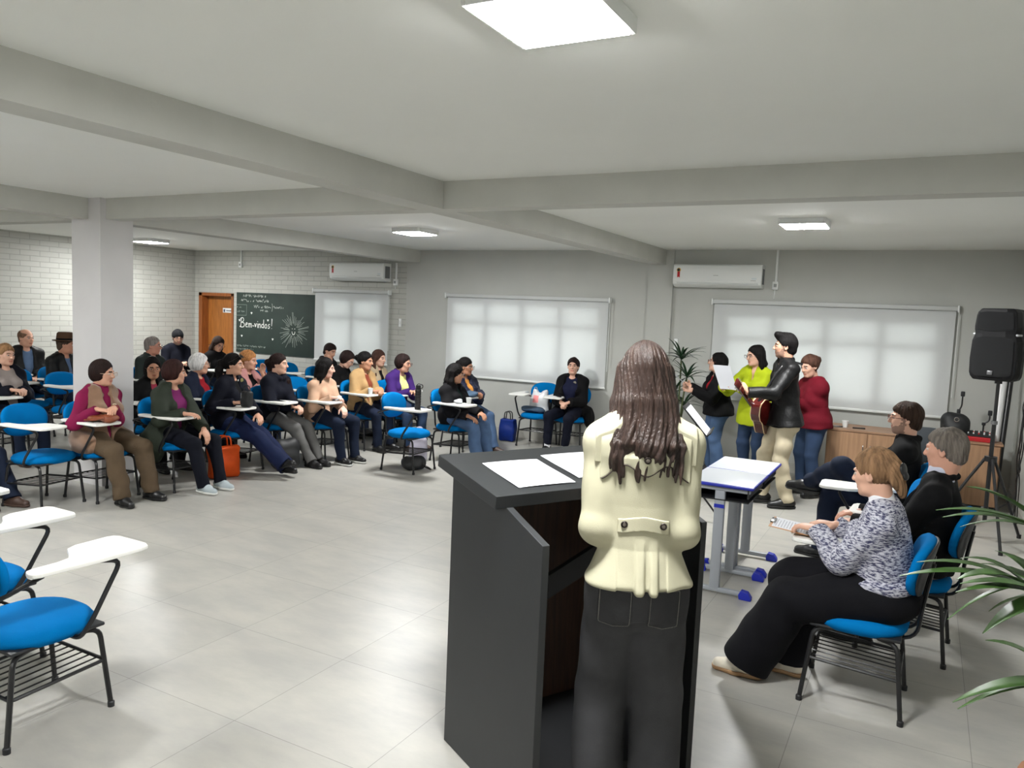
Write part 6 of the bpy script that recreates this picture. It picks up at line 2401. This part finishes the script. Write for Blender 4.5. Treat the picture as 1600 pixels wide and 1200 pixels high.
M_leaf = mat('palm_leaf', (56, 86, 36), .4, var=.25, vscale=9, spec=.6)
M_leafd = mat('dark_leaf', (26, 56, 30), .4, var=.25, vscale=9)
M_stem = mat('palm_stem', (74, 84, 48), .6)
M_pot = mat('terracotta_pot', (150, 104, 76), .8, var=.08)
M_soil = mat('soil', (50, 38, 30), .95)


def pot(t, r, h, m):
    MB().lathe([(0, 0), (r * .78, 0), (r, h * .94), (r * 1.06, h * .94), (r * 1.06, h), (r * .95, h), (r * .93, h * .9), (0, h * .9)], 28, closed=False).build('pot', m, t)
    MB().lathe([(0, h * .86), (r * .94, h * .89), (r * .94, h * .9), (0, h * .91)], 24, closed=False).build('soil', M_soil, t)


pl = thing('potted_palm', 'green potted palm at the right edge, nearest the camera', 'plant', (.60, 3.05, 0))
pot(pl, .20, .36, M_pot)
FR = [([0.42, 3.15, 1.175], [([0.158, 3.05, 1.321], 0.03), ([0.072, 3.0, 1.235], 0.02), ([0.095, 3.05, 1.203], 0.022), ([0.158, 3.2, 1.145], 0.016)]),
      ([0.378, 3.2, 0.971], [([-0.021, 3.0, 0.983], 0.022), ([0.03, 3.1, 1.016], 0.02), ([0.168, 3.2, 1.03], 0.018), ([0.154, 3.0, 1.007], 0.024), ([0.14, 3.05, 0.844], 0.008)]),
      ([0.45, 3.1, 0.961], [([0.162, 2.95, 1.008], 0.024), ([0.149, 2.9, 0.991], 0.022), ([0.24, 2.95, 0.853], 0.028), ([0.272, 3.2, 0.854], 0.03), ([0.236, 3.3, 0.997], 0.02), ([0.281, 3.3, 1.054], 0.02)]),
      ([0.486, 3.0, 0.721], [([0.165, 2.8, 0.659], 0.022), ([0.184, 2.85, 0.619], 0.014), ([0.246, 2.9, 0.85], 0.024)]),
      ([.70, 3.1, 1.25], [([.60, 2.85, 1.42], .024), ([.84, 3.3, 1.40], .024), ([.80, 2.9, 1.30], .022), ([.70, 3.4, 1.32], .022)]),
      ([.66, 3.2, .95], [([.85, 3.35, .98], .024), ([.82, 2.95, .96], .024), ([.64, 3.55, .95], .022)])]
for nd, bl in FR:
    nd = np.array(nd) - V3(.60, 3.05, 0)
    mb = MB().tube([tuple(q) for q in arc((nd[0] * .15, nd[1] * .15, .30), (nd[0] * .35, nd[1] * .35, nd[2] * .98), nd, 8)], .006, 6)
    st_ = mb.build('frond_stem', M_stem, pl)
    for T_, w_ in bl:
        mb = MB()
        blade(mb, nd, np.array(T_) - V3(.60, 3.05, 0), w_ * 1.5, .05, mi=0)
        mb.build('leaf_blade', M_leaf, st_, auto=False)
pl = thing('potted_plant', 'dark green spiky potted plant beside the pillar, behind the singers', 'plant', (-2.72, 9.62, 0))
pot(pl, .17, .38, M_pot)
rr = random.Random(12)
for (x, y, z, n_b) in ((.0, .0, 1.34, 20), (.10, -.06, 1.12, 16), (-.07, .04, .92, 15), (.05, .05, .75, 12)):
    stm = MB().tube([tuple(q) for q in arc((x * .2, y * .2, .34), (x * .4, y * .4, z * .7), (x, y, z), 7)], .011, 7).build('stem', M_stem, pl)
    for k in range(n_b):
        a = 2 * PI * k / n_b + rr.uniform(-.2, .2)
        L_ = rr.uniform(.26, .40)
        el = rr.uniform(-.25, .95)
        if y + L_ * math.sin(a) * math.cos(el) > .40:
            L_ *= .75
        T_ = (x + L_ * math.cos(a) * math.cos(el), y + L_ * math.sin(a) * math.cos(el), z + L_ * math.sin(el) * .8 + .02)
        mb = MB()
        blade(mb, (x, y, z + .03 * k / n_b), T_, .017, .06)
        mb.build('leaf_blade', M_leafd, stm, auto=False)
# ------------------------------------------------------------------ camera, light, colour
cam = bpy.data.cameras.new('camera')
cam.sensor_fit = 'HORIZONTAL'
cam.sensor_width = 36.0
cam.lens = 1207.1 / 1600 * 36.0
cam.clip_start = .05
co = bpy.data.objects.new('camera', cam)
link(co)
_p, _r, _y = 0.0923135, 0.0424537, -0.4899572
f0 = Vector((math.sin(_y), math.cos(_y), 0))
r0 = Vector((math.cos(_y), -math.sin(_y), 0))
u0 = Vector((0, 0, 1))
fw = f0 * math.cos(_p) - u0 * math.sin(_p)
u1 = u0 * math.cos(_p) + f0 * math.sin(_p)
rr_ = r0 * math.cos(_r) + u1 * math.sin(_r)
uu_ = u1 * math.cos(_r) - r0 * math.sin(_r)
Mx = Matrix.Identity(4)
for i in range(3):
    Mx[i][0], Mx[i][1], Mx[i][2] = rr_[i], uu_[i], -fw[i]
Mx[2][3] = 1.85
co.matrix_world = Mx
SC.camera = co

w = bpy.data.worlds.new('overcast_sky')
SC.world = w
w.use_nodes = True
bg = w.node_tree.nodes['Background']
bg.inputs[0].default_value = (0.95, 0.97, 1.0, 1)
bg.inputs[1].default_value = 4.4
SC.view_settings.view_transform = 'Standard'
SC.view_settings.look = 'None'
SC.view_settings.gamma = 1.0
SC.view_settings.exposure = 0.0
SC.view_settings.use_curve_mapping = False
SC.cycles.max_bounces = 8
SC.cycles.diffuse_bounces = 5
SC.cycles.sample_clamp_indirect = 6.0
